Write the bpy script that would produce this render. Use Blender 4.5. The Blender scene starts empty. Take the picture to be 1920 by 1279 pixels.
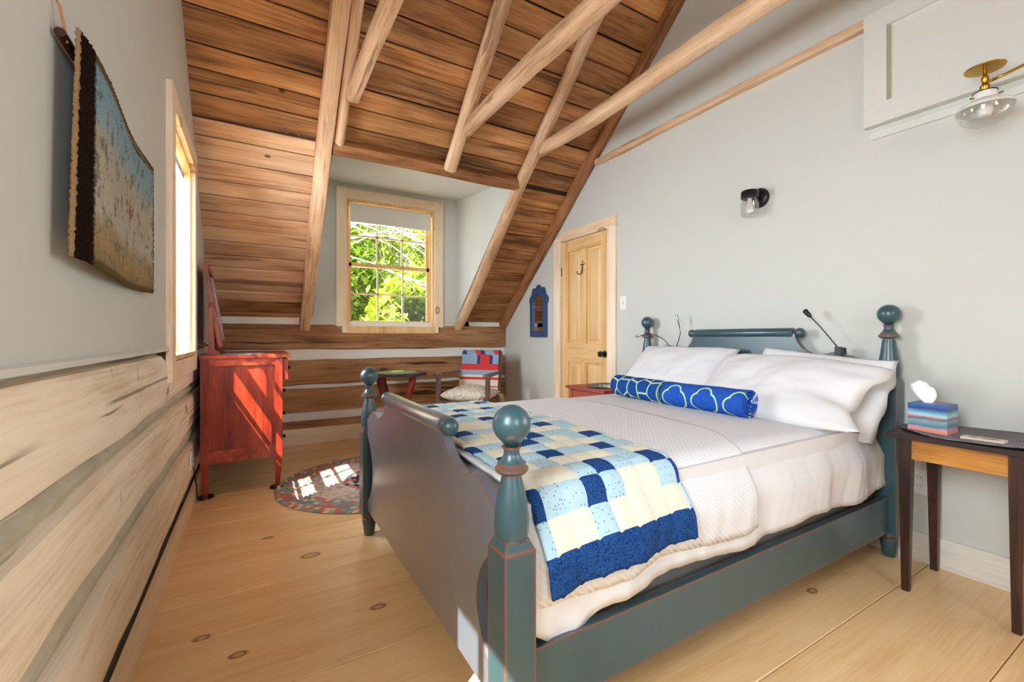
import bpy, bmesh, math, random
from math import sin, cos, pi, radians, sqrt, atan2
from mathutils import Vector, Matrix, noise as mnoise
random.seed(7)
S = bpy.context.scene
COL = S.collection

# ------------------------------------------------------------------ camera
cam_d = bpy.data.cameras.new('camera'); cam = bpy.data.objects.new('camera', cam_d); COL.objects.link(cam)
cam.location = (0, 0, 1.05); cam.rotation_euler = (pi/2, 0, -0.53066)
cam_d.sensor_width = 36; cam_d.lens = 825.2/1920*36; cam_d.shift_y = -8.2/1920; cam_d.clip_start = .02
S.camera = cam
# ------------------------------------------------------------------ world, sun, daylight, added fill, exposure
W = bpy.data.worlds.new('sky'); S.world = W; W.use_nodes = True
W.node_tree.nodes['Background'].inputs[0].default_value = (.80, .90, 1.0, 1)
W.node_tree.nodes['Background'].inputs[1].default_value = 2.0
def lamp(name, kind, energy, color, loc, direction, **kw):
    d = bpy.data.lights.new(name, kind); d.energy = energy; d.color = color
    for k, v in kw.items(): setattr(d, k, v)
    o = bpy.data.objects.new(name, d); COL.objects.link(o); o.location = loc
    o.rotation_euler = Vector(direction).to_track_quat('-Z', 'Y').to_euler()
    return o
SUN = Vector((1, .70, -1.72))
lamp('sun', 'SUN', 17.0, (1, .95, .87), (-6, -4, 10), SUN, angle=.006)
AREA = dict(shape='RECTANGLE', size=1.5, size_y=1.4)
lamp('daylight_left_window', 'AREA', 130, (.80, .91, 1.0), (-1.05, 2.92, 1.75), (1, 0, -.12), **AREA)
lamp('daylight_near_window', 'AREA', 118, (.80, .91, 1.0), (-1.05, .22, 1.75), (1, 0, -.12), **AREA)
lamp('added_fill_near', 'AREA', 52, (.82, .92, 1.0), (.52, -2.95, 1.9), (0, 1, -.06), shape='RECTANGLE', size=1.5, size_y=1.3)  # added fill light shining in through the unseen near dormer
lamp('added_fill_right', 'AREA', 30, (.82, .92, 1.0), (3.30, -.5, 1.5), (-1, .15, -.03), shape='RECTANGLE', size=1.5, size_y=1.3)  # added fill light from the right, outside an unseen window
S.view_settings.view_transform = 'Standard'; S.view_settings.look = 'None'
S.view_settings.exposure = 1.06; S.view_settings.gamma = 1.0; S.view_settings.use_curve_mapping = False
try:
    S.cycles.use_denoising = True; S.cycles.max_bounces = 8; S.cycles.diffuse_bounces = 5; S.cycles.adaptive_threshold = .02
    S.cycles.transparent_max_bounces = 16; S.cycles.sample_clamp_indirect = 8.0
    S.cycles.caustics_reflective = False; S.cycles.caustics_refractive = False
except Exception: pass

# ------------------------------------------------------------------ node material helpers
def lin(c):
    return tuple(((x/255)/12.92 if x/255 <= .04045 else ((x/255+.055)/1.055)**2.4) for x in c)
class NT:
    def __init__(s, name):
        s.m = bpy.data.materials.new(name); s.m.use_nodes = True
        s.t = s.m.node_tree; s.b = s.t.nodes['Principled BSDF']; s.out = s.t.nodes['Material Output']
    def n(s, typ, ins=None, **props):
        nd = s.t.nodes.new(typ)
        for k, v in props.items(): setattr(nd, k, v)
        for k, v in (ins or {}).items(): s.set(nd.inputs[k], v)
        return nd
    def set(s, sock, v):
        if isinstance(v, bpy.types.NodeSocket): s.t.links.new(v, sock)
        elif isinstance(v, bpy.types.Node): s.t.links.new(v.outputs[0], sock)
        else:
            if sock.type == 'RGBA' and len(v) == 3: v = (*v, 1)
            sock.default_value = v
    def math(s, op, a, b=0.0, c=None):
        nd = s.n('ShaderNodeMath', operation=op); s.set(nd.inputs[0], a); s.set(nd.inputs[1], b)
        if c is not None: s.set(nd.inputs[2], c)
        return nd.outputs[0]
    def mix(s, f, a, b, mode='MIX'):
        nd = s.n('ShaderNodeMix', data_type='RGBA', blend_type=mode)
        s.set(nd.inputs[0], f); s.set(nd.inputs[6], a); s.set(nd.inputs[7], b)
        return nd.outputs[2]
    def ramp(s, f, stops):
        nd = s.n('ShaderNodeValToRGB'); s.set(nd.inputs[0], f); e = nd.color_ramp.elements
        while len(e) > 1: e.remove(e[-1])
        e[0].position = stops[0][0]; e[0].color = (*stops[0][1], 1)
        for p, c in stops[1:]: x = e.new(p); x.color = (*c, 1)
        return nd.outputs[0]
    def step(s, v, lo, hi):
        nd = s.n('ShaderNodeMapRange', interpolation_type='SMOOTHSTEP'); s.set(nd.inputs[0], v)
        nd.inputs[1].default_value = lo; nd.inputs[2].default_value = hi; return nd.outputs[0]
    def noise(s, vec, scale, detail=3, rough=.55):
        nd = s.n('ShaderNodeTexNoise', {'Scale': scale, 'Detail': detail, 'Roughness': rough})
        if vec is not None: s.set(nd.inputs['Vector'], vec)
        return nd.outputs[0]
    def map(s, vec, scale=(1, 1, 1), loc=(0, 0, 0), rot=(0, 0, 0)):
        return s.n('ShaderNodeMapping', {'Vector': vec, 'Scale': scale, 'Location': loc, 'Rotation': rot}).outputs[0]
    def co(s, kind='Object'):
        return s.n('ShaderNodeTexCoord').outputs[kind]
    def rnd(s): return s.n('ShaderNodeObjectInfo').outputs['Random']
    def bump(s, h, strength=.3, dist=.01):
        nd = s.n('ShaderNodeBump', {'Strength': strength, 'Distance': dist, 'Height': h})
        s.t.links.new(nd.outputs[0], s.b.inputs['Normal'])
    def done(s, col=None, rough=None, metal=None, spec=None):
        if col is not None: s.set(s.b.inputs['Base Color'], col)
        if rough is not None: s.set(s.b.inputs['Roughness'], rough)
        if metal is not None: s.set(s.b.inputs['Metallic'], metal)
        if spec is not None: s.set(s.b.inputs['Specular IOR Level'], spec)
        return s.m
def plain(name, rgb, rough=.5, metal=0, var=.06, nscale=30, bump=0):
    k = NT(name); c = lin(rgb); v = k.noise(k.co(), nscale, 3)
    col = k.mix(v, tuple(x*(1-var) for x in c), tuple(min(1, x*(1+var)) for x in c))
    if bump: k.bump(v, bump, .002)
    return k.done(col, rough, metal)
def wood(name, light, mid, dark, axis='X', gs=1.0, stain=.5, knots=0.0, kscale=3.5, rough=.55, bump=.25, tint=.25, cracks=0.0, ringk=False, kdark=None, kn=None, ksz=1.0, gmix=.38, adze=0.0):
    """stretched-grain wood; grain runs along the object's local axis, every piece shifted by its random number"""
    k = NT(name); r = k.rnd(); co = k.co()
    off = k.n('ShaderNodeCombineXYZ', {0: k.math('MULTIPLY', r, 41.0), 1: k.math('MULTIPLY', r, 17.3), 2: k.math('MULTIPLY', r, 29.7)}).outputs[0]
    v = k.n('ShaderNodeVectorMath', {0: co, 1: off}, operation='ADD').outputs[0]
    i = 'XYZ'.index(axis)
    def sc(a, c): q = [c]*3; q[i] = a; return tuple(x*gs for x in q)
    warp = k.noise(k.map(v, sc(1.5, 5)), 1.0, 2)
    vw = k.n('ShaderNodeVectorMath', {0: v, 1: k.n('ShaderNodeVectorMath', {0: (.05, .05, .05), 'Scale': warp}, operation='SCALE').outputs[0]}, operation='ADD').outputs[0]
    g = k.noise(k.map(vw, sc(2.2, 85)), 1.0, 5, .62)
    b = k.noise(k.map(v, sc(1.3, 8)), 1.0, 5, .6)
    f = k.math('ADD', k.math('MULTIPLY', g, gmix), k.math('MULTIPLY', b, 1-gmix))
    col = k.ramp(f, [(.36, lin(dark)), (.50, lin(mid)), (.66, lin(light))])
    st = k.step(k.noise(k.map(v, sc(.9, 3.2)), 1.0, 5, .65), .52, .72)
    col = k.mix(k.math('MULTIPLY', st, stain), col, lin(dark))
    h = g
    if cracks:
        c = k.step(k.noise(k.map(vw, sc(.7, 16)), 1.0, 3, .5), .655, .69)
        col = k.mix(k.math('MULTIPLY', c, cracks), col, tuple(x*.22 for x in lin(dark)))
    if cracks:
        ln = k.noise(k.map(v, sc(.13, 9)), 1.0, 2, .4); ck = k.math('SUBTRACT', 1.0, k.step(k.math('ABSOLUTE', k.math('SUBTRACT', ln, .5)), .004, .012))
        pm_ = k.step(k.noise(k.map(v, sc(.8, 2.5), (3, 7, 5)), 1.0, 2), .50, .58)
        col = k.mix(k.math('MULTIPLY', k.math('MULTIPLY', ck, pm_), cracks), col, tuple(x*.3 for x in lin(dark)))
    if adze:
        q = [14*gs]*3; q[i] = 30*gs; q = tuple(q); m_ = [2.6]*3; m_[i] = 22
        c = k.step(k.noise(k.map(v, tuple(m_)), 1.0, 3, .6), .66, .72); p_ = k.step(k.noise(k.map(v, sc(2, 3)), 1.0, 2), .45, .6)
        col = k.mix(k.math('MULTIPLY', k.math('MULTIPLY', c, p_), adze), col, lin((112, 78, 52)))
    if knots:
        kv = k.map(v, sc(kscale*.6, kscale))
        if kn:
            q = k.n('ShaderNodeSeparateXYZ', {0: kv}).outputs; a_, b_ = [q[n_] for n_ in range(3) if 'XYZ'[n_] != kn]
            kv = k.n('ShaderNodeCombineXYZ', {0: a_, 1: b_}).outputs[0]
        vo = k.n('ShaderNodeTexVoronoi', {'Vector': kv, 'Scale': 1.0}, voronoi_dimensions='2D' if kn else '3D')
        keep = k.math('GREATER_THAN', k.n('ShaderNodeSeparateColor', {0: vo.outputs['Color']}).outputs[0], 1-knots)
        d = vo.outputs['Distance']
        sz = k.math('MULTIPLY', k.n('ShaderNodeSeparateColor', {0: vo.outputs['Color']}).outputs[1], .05)
        d = k.math('DIVIDE', k.math('SUBTRACT', d, sz), ksz)
        core = k.math('MULTIPLY', k.math('SUBTRACT', 1.0, k.step(d, .035, .075)), keep)
        halo = k.math('MULTIPLY', k.math('SUBTRACT', 1.0, k.step(d, .05, .17)), keep)
        col = k.mix(k.math('MULTIPLY', halo, .35), col, lin(mid))
        kc = lin(kdark) if kdark else tuple(x*.5 for x in lin(dark))
        if ringk:
            core2 = k.math('MULTIPLY', k.math('SUBTRACT', 1.0, k.step(d, .0, .035)), keep)
            col = k.mix(k.math('MULTIPLY', core, .85), col, kc); col = k.mix(k.math('MULTIPLY', core2, .6), col, lin(mid))
        else: col = k.mix(k.math('MULTIPLY', core, .9), col, kc)
    if tint:
        hs = k.n('ShaderNodeHueSaturation', {'Color': col, 'Value': k.math('ADD', 1-tint/2, k.math('MULTIPLY', r, tint))})
        col = hs.outputs[0]
    k.bump(h, bump, .004)
    return k.done(col, rough)
def paint_worn(name, rgb, under, rough=.38, amount=1.0, edge=.012, coat=.4):
    """milk paint worn through to the wood along edges (bevel-normal edge mask) and in a few chips"""
    k = NT(name); co = k.co(); c = lin(rgb)
    bv = k.n('ShaderNodeBevel', {'Radius': edge}, samples=3)
    geo = k.n('ShaderNodeNewGeometry')
    dt = k.n('ShaderNodeVectorMath', {0: bv.outputs[0], 1: geo.outputs['Normal']}, operation='DOT_PRODUCT').outputs['Value']
    ed = k.math('SUBTRACT', 1.0, k.step(dt, .90, .995))
    nz = k.noise(co, 22, 4, .65)
    m = k.math('MULTIPLY', k.step(k.math('ADD', k.math('MULTIPLY', ed, .45), k.math('MULTIPLY', nz, .7)), .60, .74), amount)
    chip = k.step(k.noise(k.map(co, (1, 1, .7)), 26, 5, .7), .665, .70)
    m = k.math('MAXIMUM', m, k.math('MULTIPLY', chip, .8*amount))
    v = k.noise(k.map(co, (1, 1, .3)), 14, 4)
    col = k.mix(v, tuple(x*.78 for x in c), tuple(min(1, x*1.2) for x in c))
    col = k.mix(m, col, k.mix(nz, lin(under), tuple(x*.45 for x in lin(under))))
    k.bump(v, .05, .003); k.b.inputs['Coat Weight'].default_value = coat; k.b.inputs['Coat Roughness'].default_value = .28; k.b.inputs['Coat IOR'].default_value = 1.5+coat*.3
    return k.done(col, rough)
def fabric(name, rgb, scale=260, bump=.15, var=.05, rough=.9):
    k = NT(name); co = k.co(); c = lin(rgb)
    w = k.noise(co, scale, 2); b = k.noise(co, 9, 3)
    col = k.mix(b, tuple(x*(1-var) for x in c), tuple(min(1, x*(1+var)) for x in c))
    k.bump(k.math('ADD', k.math('MULTIPLY', w, .3), b), bump, .006)
    return k.done(col, rough, spec=.2)
def glass_pane(name, tint=(1, 1, 1), gloss=.07, rough=.0):
    k = NT(name)
    tr = k.n('ShaderNodeBsdfTransparent', {'Color': tint}); gl = k.n('ShaderNodeBsdfGlossy', {'Roughness': rough})
    lw = k.n('ShaderNodeLayerWeight', {'Blend': .12})
    fac = k.math('ADD', k.math('MULTIPLY', lw.outputs['Facing'], .22), gloss)
    mx = k.n('ShaderNodeMixShader', {0: fac, 1: tr, 2: gl}); k.t.links.new(mx.outputs[0], k.out.inputs[0])
    return k.m

# ------------------------------------------------------------------ materials
def plaster_mat(name, rgb):
    k = NT(name); co = k.co(); c = lin(rgb); b = k.noise(co, 2.2, 3)
    col = k.mix(b, tuple(x*.97 for x in c), tuple(min(1, x*1.03) for x in c))
    k.bump(k.noise(co, 90, 3), .05, .002); return k.done(col, .75)
M = {}
M['plaster'] = plaster_mat('painted_plaster', (206, 207, 200))
M['chink'] = plain('lime_chinking', (238, 236, 230), .9, var=.06, nscale=14, bump=.35)
M['chink_l'] = plain('weathered_chinking', (196, 190, 168), .95, var=.3, nscale=9, bump=.6)
M['floor'] = wood('pine_floor', (242, 208, 158), (236, 198, 144), (222, 178, 120), 'X', 1.0, .08, .40, 3.4, .33, .02, .12, ringk=True, kdark=(132, 70, 30), kn='Z', ksz=.75)
M['roofboard'] = wood('old_roof_board', (214, 162, 108), (178, 122, 70), (84, 50, 24), 'X', .8, .8, .10, 5, .62, .4, .55, .6, kn='Z', ksz=.6)
M['roofboard_pale'] = wood('bounce_lit_roof_board', (238, 206, 174), (218, 176, 138), (150, 104, 72), 'X', .8, .5, .07, 5, .65, .4, .35, .5, kn='Z', ksz=.6)  # paler boards, with bounced sunlight partly painted into their colour
M['rafter'] = wood('peeled_pole', (238, 206, 174), (216, 178, 140), (160, 114, 78), 'X', 1.2, .3, .16, 8, .6, .35, .12, .6)
M['rafter_dark'] = wood('brown_pole', (190, 136, 92), (156, 104, 62), (90, 54, 28), 'X', 1.3, .4, .16, 8, .6, .35, .1, .7)
M['log'] = wood('hewn_log', (196, 152, 110), (164, 118, 76), (94, 60, 34), 'X', .9, .55, .14, 3.5, .75, .6, .16, .9, kn='Y')
M['log_pale'] = wood('pale_hewn_log', (250, 240, 222), (243, 227, 203), (212, 188, 158), 'X', .9, .3, .06, 4, .8, .7, .06, .8, kn='Y', adze=.8)
def pine(name, axis, kn, light=(252, 237, 214), mid=(247, 227, 199), dark=(230, 198, 158), knots=.3, **k):
    return wood(name, light, mid, dark, axis, .9, .05, knots, 3.6, .45, .02, .05, ringk=True, kdark=(156, 100, 54), kn=kn, **k)
M['pine'] = pine('clear_pine_upright', 'Z', 'Y'); M['pine_x'] = pine('clear_pine_rail', 'X', 'Y')
M['pine_amber'] = wood('amber_pine', (246, 214, 160), (238, 198, 138), (214, 162, 98), 'Z', .9, .08, .0, 4, .42, .03, .05)
dp = dict(light=(240, 206, 152), mid=(231, 190, 132), dark=(210, 160, 100), knots=.16)
M['pine_door'] = pine('door_pine', 'Z', 'X', **dp); M['pine_door_y'] = pine('door_pine_rail', 'Y', 'X', **dp)
M['casing_z'] = pine('door_casing_pine', 'Z', 'X'); M['casing_y'] = pine('door_head_pine', 'Y', 'X')
M['base'] = pine('baseboard_pine', 'X', 'Y', (244, 230, 210), (237, 219, 195), (214, 188, 154)); M['base_y'] = pine('baseboard_pine_long', 'Y', 'X', (246, 226, 196), (238, 212, 176), (216, 180, 136), .12)
M['base_white'] = pine('white_pine', 'Y', 'X', (232, 230, 222), (227, 223, 214), (206, 198, 184))
M['white_trim'] = plain('white_trim_paint', (216, 217, 210), .5, var=.03)
M['bed'] = paint_worn('worn_blue_paint', (49, 81, 89), (168, 88, 36), .36)
M['bed_glare'] = paint_worn('worn_blue_paint_glare', (98, 110, 122), (168, 88, 36), .30, .9, .010, coat=1.0)  # same worn paint, base colour lightened to stand in for glare
M['sheet'] = fabric('white_sheet', (218, 217, 218), 300, .12, .02)
M['pillow'] = fabric('white_pillowcase', (224, 223, 224), 300, .12, .02)
M['black'] = plain('black_metal', (22, 22, 24), .35)
M['iron'] = plain('dark_iron', (48, 44, 40), .45, .8)
M['chrome'] = plain('silver_plastic', (178, 180, 184), .3, .6)
M['brass'] = plain('brass', (190, 148, 52), .25, 1.0)
M['cherry'] = wood('red_cherry', (176, 68, 36), (140, 42, 22), (84, 20, 9), 'Z', 1.4, .3, 0, 4, .30, .03, .06)
M['cherry_x'] = wood('red_cherry_top', (190, 86, 48), (156, 54, 28), (98, 26, 12), 'Y', 1.4, .3, 0, 4, .26, .03, .06)
M['darkwood'] = wood('dark_mahogany', (92, 52, 36), (58, 30, 22), (24, 12, 10), 'Z', 1.4, .4, 0, 4, .38, .08, .05)
M['darkwood_y'] = wood('dark_mahogany_top', (84, 52, 42), (52, 32, 30), (26, 16, 16), 'Y', 1.4, .4, 0, 4, .36, .1, .05)
M['honey'] = wood('honey_apron', (214, 156, 74), (188, 124, 46), (136, 80, 24), 'Y', 1.2, .3, 0, 4, .42, .05, .02)
M['glass'] = glass_pane('window_glass')
M['bulb_glass'] = glass_pane('clear_glass', (.985, .99, .99), .09)
M['mirror'] = NT('mirror_silver').done((.86, .86, .86), .02, 1.0)
M['shade'] = fabric('white_blind', (232, 231, 226), 300, .03, .01)
M['plastic_white'] = plain('white_plastic', (236, 235, 230), .35, var=.01)

# ------------------------------------------------------------------ mesh helpers
XF = {}
def link(o, parent=None):
    COL.objects.link(o)
    if parent is not None: o.parent = parent
    return o
def tag(o, label=None, cat=None, group=None, kind=None):
    if label: o['label'] = label
    if cat: o['category'] = cat
    if group: o['group'] = group
    if kind: o['kind'] = kind
    return o
def thing(name, label, cat, loc=(0, 0, 0), rz=0, group=None):
    o = bpy.data.objects.new(name, None); o.empty_display_size = .1
    o.location = loc; o.rotation_euler = (0, 0, rz); link(o)
    XF[o.name] = Matrix.Translation(loc) @ Matrix.Rotation(rz, 4, 'Z')
    return tag(o, label, cat, group)
def struct(name, label=None, loc=(0, 0, 0), rz=0):
    o = bpy.data.objects.new(name, None); o.location = loc; o.rotation_euler = (0, 0, rz); link(o)
    XF[o.name] = Matrix.Translation(loc) @ Matrix.Rotation(rz, 4, 'Z')
    return tag(o, label, None, None, 'structure')
def obj(name, bm, mat, parent=None, world=True, bevel=0, seg=2, smooth=None, matrix=None, pivot=None):
    """bm -> ONE mesh object. world=True: bm is in world space and is brought into the parent's space"""
    if bevel:
        es = [e for e in bm.edges if len(e.link_faces) == 2 and e.calc_face_angle(0) > .5]
        bmesh.ops.bevel(bm, geom=es, offset=bevel, segments=seg, affect='EDGES', profile=.7, clamp_overlap=True)
    bmesh.ops.recalc_face_normals(bm, faces=bm.faces)
    me = bpy.data.meshes.new(name); bm.to_mesh(me); bm.free()
    for m in (mat if isinstance(mat, (list, tuple)) else [mat]): me.materials.append(m)
    if smooth:
        me.shade_smooth()
        if smooth != 'all': me.set_sharp_from_angle(angle=radians(smooth if smooth is not True else 40))
    o = bpy.data.objects.new(name, me)
    pm = XF[parent.name] if parent is not None else Matrix.Identity(4)
    loc = Matrix.Identity(4)
    if matrix is not None: o.matrix_basis = matrix; loc = matrix
    elif world:
        me.transform(pm.inverted())
        if pivot is not None:
            me.transform(Matrix.Translation(-Vector(pivot))); o.location = pivot; loc = Matrix.Translation(pivot)
    link(o, parent); XF[o.name] = pm @ loc
    return o
def B(): return bmesh.new()
def box(bm, x0, x1, y0, y1, z0, z1, mat=None):
    vs = [bm.verts.new(p) for p in ((x0, y0, z0), (x1, y0, z0), (x1, y1, z0), (x0, y1, z0), (x0, y0, z1), (x1, y0, z1), (x1, y1, z1), (x0, y1, z1))]
    if mat is not None:
        for v in vs: v.co = mat @ v.co
    for f in ((3, 2, 1, 0), (4, 5, 6, 7), (0, 1, 5, 4), (1, 2, 6, 5), (2, 3, 7, 6), (3, 0, 4, 7)):
        bm.faces.new([vs[i] for i in f])
    return bm
def bx(*a, **k): return box(B(), *a, **k)
def taper(bm, c0, s0, c1, s1):
    """rectangular leg from centre c0 (half sizes s0) to centre c1 (half sizes s1)"""
    vs = []
    for c, s in ((c0, s0), (c1, s1)):
        for dx, dy in ((-1, -1), (1, -1), (1, 1), (-1, 1)): vs.append(bm.verts.new((c[0]+dx*s[0], c[1]+dy*s[1], c[2])))
    for f in ((3, 2, 1, 0), (4, 5, 6, 7), (0, 1, 5, 4), (1, 2, 6, 5), (2, 3, 7, 6), (3, 0, 4, 7)): bm.faces.new([vs[i] for i in f])
    return bm
def lathe(bm, prof, n=24, mat=None):
    rings = []
    for r, z in prof:
        rings.append([bm.verts.new((r*cos(2*pi*i/n), r*sin(2*pi*i/n), z)) for i in range(n)] if r > 1e-5 else [bm.verts.new((0, 0, z))])
    for a, b in zip(rings, rings[1:]):
        for i in range(n):
            j = (i+1) % n
            q = [a[i % len(a)], a[j % len(a)], b[j % len(b)], b[i % len(b)]]
            q2 = []
            for v in q:
                if v not in q2: q2.append(v)
            if len(q2) > 2: bm.faces.new(q2)
    for rg in (rings[0], rings[-1]):
        if len(rg) > 2:
            try: bm.faces.new(rg)
            except Exception: pass
    if mat is not None:
        for rg in rings:
            for v in rg: v.co = mat @ v.co
    return bm
def tube(bm, pts, rad, n=8, cap=True):
    pts = [Vector(p) for p in pts]; rings = []
    up = Vector((0, 0, 1))
    for i, p in enumerate(pts):
        t = (pts[min(i+1, len(pts)-1)]-pts[max(i-1, 0)]).normalized()
        a = t.cross(up)
        if a.length < .05: a = t.cross(Vector((1, 0, 0)))
        a.normalize(); b = t.cross(a)
        r = rad[i] if isinstance(rad, (list, tuple)) else rad
        rings.append([bm.verts.new(p+(a*cos(2*pi*k/n)+b*sin(2*pi*k/n))*r) for k in range(n)])
    for a, b in zip(rings, rings[1:]):
        for k in range(n): bm.faces.new((a[k], a[(k+1) % n], b[(k+1) % n], b[k]))
    if cap: bm.faces.new(rings[0]); bm.faces.new(rings[-1])
    return bm
def prism(bm, poly, axis, a0, a1):
    """extrude a 2-D outline. axis 'X': poly=(y,z); 'Y': poly=(x,z); 'Z': poly=(x,y)"""
    def P(p, a): return {'X': (a, p[0], p[1]), 'Y': (p[0], a, p[1]), 'Z': (p[0], p[1], a)}[axis]
    v0 = [bm.verts.new(P(p, a0)) for p in poly]; v1 = [bm.verts.new(P(p, a1)) for p in poly]
    n = len(poly); bm.faces.new(v0); bm.faces.new(v1[::-1])
    for i in range(n): bm.faces.new((v0[i], v0[(i+1) % n], v1[(i+1) % n], v1[i]))
    return bm
def grid(bm, nu, nv, f, uv=None, closed_u=False, matf=None):
    L = bm.loops.layers.uv.new('UVMap') if uv else None
    V = [[bm.verts.new(f(i/nu, j/nv)) for j in range(nv+1)] for i in range(nu+(0 if closed_u else 1))]
    for i in range(nu):
        for j in range(nv):
            i2 = (i+1) % len(V)
            fc = bm.faces.new((V[i][j], V[i2][j], V[i2][j+1], V[i][j+1]))
            if matf: fc.material_index = matf((i+.5)/nu, (j+.5)/nv)
            if L:
                for lp, (a, b) in zip(fc.loops, ((i, j), (i+1, j), (i+1, j+1), (i, j+1))): lp[L].uv = uv(a/nu, b/nv)
    return V
def solid(o, t, off=-1):
    m = o.modifiers.new('thickness', 'SOLIDIFY'); m.thickness = t; m.offset = off; return o
def subsurf(o, n=1):
    m = o.modifiers.new('smooth', 'SUBSURF'); m.levels = n; m.render_levels = n; return o
def nz(x, y=0, z=0): return mnoise.noise(Vector((x, y, z)))
def hewn(L, w, h, seed, seg=14, jit=.006, rnd=.3, taper_to=1.0, wob=.01):
    """a hewn or peeled timber along local X from 0 to L, section w (local Y) by h (local Z), corners rounded by rnd (0 square .. 1 round)"""
    bm = B(); rings = []; n = 12
    for i in range(seg+1):
        x = L*i/seg; k = 1+(taper_to-1)*i/seg
        oy, oz = wob*nz(x*.8, seed, 1), wob*nz(x*.8, seed, 7)
        ring = []
        for q in range(n):
            a = 2*pi*(q+.5)/n; c, s = cos(a), sin(a)
            m = max(abs(c), abs(s)); sq = 1/m
            sq = 1+(min(sq, 1.30)-1)*(1-rnd)
            j = 1+jit/max(w, h)*2*nz(x*3, q*.9+seed, seed*1.7)
            ring.append(bm.verts.new((x, c*sq*w/2*k*j+oy, s*sq*h/2*k*j+oz)))
        rings.append(ring)
    for a, b in zip(rings, rings[1:]):
        for q in range(n): bm.faces.new((a[q], a[(q+1) % n], b[(q+1) % n], b[q]))
    bm.faces.new(rings[0]); bm.faces.new(rings[-1])
    return bm
def plank_bm(L, w, t, bev=.0025):
    bm = bx(0, L, 0, w, 0, t)
    bmesh.ops.bevel(bm, geom=[e for e in bm.edges if abs((e.verts[0].co-e.verts[1].co).x) > L*.9], offset=bev, segments=1, affect='EDGES')
    return bm
def copy_thing(o, loc, rz=None, label=None):
    c = o.copy(); COL.objects.link(c); c.location = loc
    if rz is not None: c.rotation_euler = (0, 0, rz)
    if label: c['label'] = label
    for ch in o.children:
        k = ch.copy(); COL.objects.link(k); k.parent = c
        for g in ch.children:
            h = g.copy(); COL.objects.link(h); h.parent = k
    return c
XL, XR, YF, YN = -.335, 2.70, 4.76, -2.33      # plaster faces of the room

# ================================================================== THE SETTING
RISE = .885
def zroof(y): return 1.2+RISE*min(4.83-y, y+2.33)
_h = sqrt(1+RISE*RISE); UA, UB = 1/_h, RISE/_h
def roofmat(near=False):
    if not near: cols = ((1, 0, 0), (0, -UA, UB), (0, -UB, -UA)); e = (0, 4.83, 1.2)
    else: cols = ((-1, 0, 0), (0, UA, UB), (0, UB, -UA)); e = (0, -2.33, 1.2)
    m = Matrix.Identity(4)
    for c in range(3):
        for r in range(3): m[r][c] = cols[c][r]
    for r in range(3): m[r][3] = e[r]
    return m
RM, RM2 = roofmat(), roofmat(True)
RIDGE = 3.58*_h
# floor
floor = obj('floor', bx(-.6, 2.95, -2.5, 4.95, -.08, -.022), plain('subfloor', (120, 90, 60), .8)); tag(floor, kind='structure')
js = [-2.34, -2.0, -1.66, -1.33, -1.0, -.65, -.3, .06, .42, .777, 1.135, 1.497, 1.857, 2.13, 2.41, 2.65, 2.96, 3.21, 3.5, 3.82, 4.12, 4.44, 4.79]
for a, b in zip(js, js[1:]):
    obj('floor_plank', plank_bm(3.09, b-a-.0025, .022), M['floor'], floor, matrix=Matrix.Translation((-.37, a+.00125, -.022)))

# ceiling deck, planks, rafters
bm = B()
for m, x0, x1, s0, s1 in ((RM, -.6, 2.95, 1.885, RIDGE+.02), (RM, -.6, .50, -.18, 1.885), (RM, 2.04, 2.95, -.18, 1.885), (RM2, -2.95, -1.25, -.18, RIDGE+.02), (RM2, .2, .6, -.18, RIDGE+.02), (RM2, -1.25, .2, 1.885, RIDGE+.02)):
    box(bm, x0, x1, s0, s1, -.12, 0, m)
ceiling = obj('ceiling', bm, plain('dark_roof_deck', (52, 34, 22), .9)); tag(ceiling, kind='structure')
rr = random.Random(3)
def roof_plank(m, x0, x1, s0, s1, mat):
    t = .018+rr.uniform(-.003, .004)
    mm = m @ Matrix.Translation((x0, s0+.002, 0)) @ Matrix.Rotation(rr.uniform(-.0016, .0016), 4, 'Z')
    obj('roof_plank', plank_bm(x1-x0, s1-s0-.008, t, .004), mat, ceiling, matrix=mm)
up = [1.893, 2.047, 2.19, 2.325, 2.515, 2.65, 2.81, 2.98, 3.15, 3.36, 3.52, 3.73, 3.9, 4.1, 4.29, 4.5, RIDGE-.01]
for q, (a, b) in enumerate(zip(up, up[1:])): roof_plank(RM, -.40, 2.74, a, b, M['roofboard'])
lo = [.012, .13, .28, .40, .53, .66, .79, .925, 1.056, 1.191, 1.335, 1.456, 1.61, 1.773, 1.891]
for q, (a, b) in enumerate(zip(lo, lo[1:])): roof_plank(RM, -.40, .50, a, b, M['roofboard'] if q < 2 else M['roofboard_pale'])
hi = [.012, .124, .383, .548, .73, .855, .99, 1.154, 1.351, 1.508, 1.689, 1.856, 1.893]
for q, (a, b) in enumerate(zip(hi, hi[1:-1])): roof_plank(RM, 2.045, 2.74, a, b, M['roofboard'])
nr = [.012]
while nr[-1] < RIDGE-.25: nr.append(nr[-1]+rr.uniform(.17, .26))
nr.append(RIDGE-.01)
for a, b in zip(nr, nr[1:]):
    if a > 1.885: roof_plank(RM2, -2.74, .40, a, b, M['roofboard'])
    else: roof_plank(RM2, -2.74, -1.25, a, b, M['roofboard']); roof_plank(RM2, .2, .40, a, b, M['roofboard'])
def rafter(name, x, s0, s1, w, h, t, seed, mat, m=RM, rnd=.55, cutrot=0.0, **k):
    # local X runs up the slope
    mm = m @ Matrix.Translation((x, s0, t)) @ Matrix(((0, -1, 0, 0), (1, 0, 0, 0), (0, 0, 1, 0), (0, 0, 0, 1)))
    o = obj(name, hewn(s1-s0, w, h, seed, rnd=rnd, **k), mat, ceiling, matrix=mm, smooth=50); return o
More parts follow.
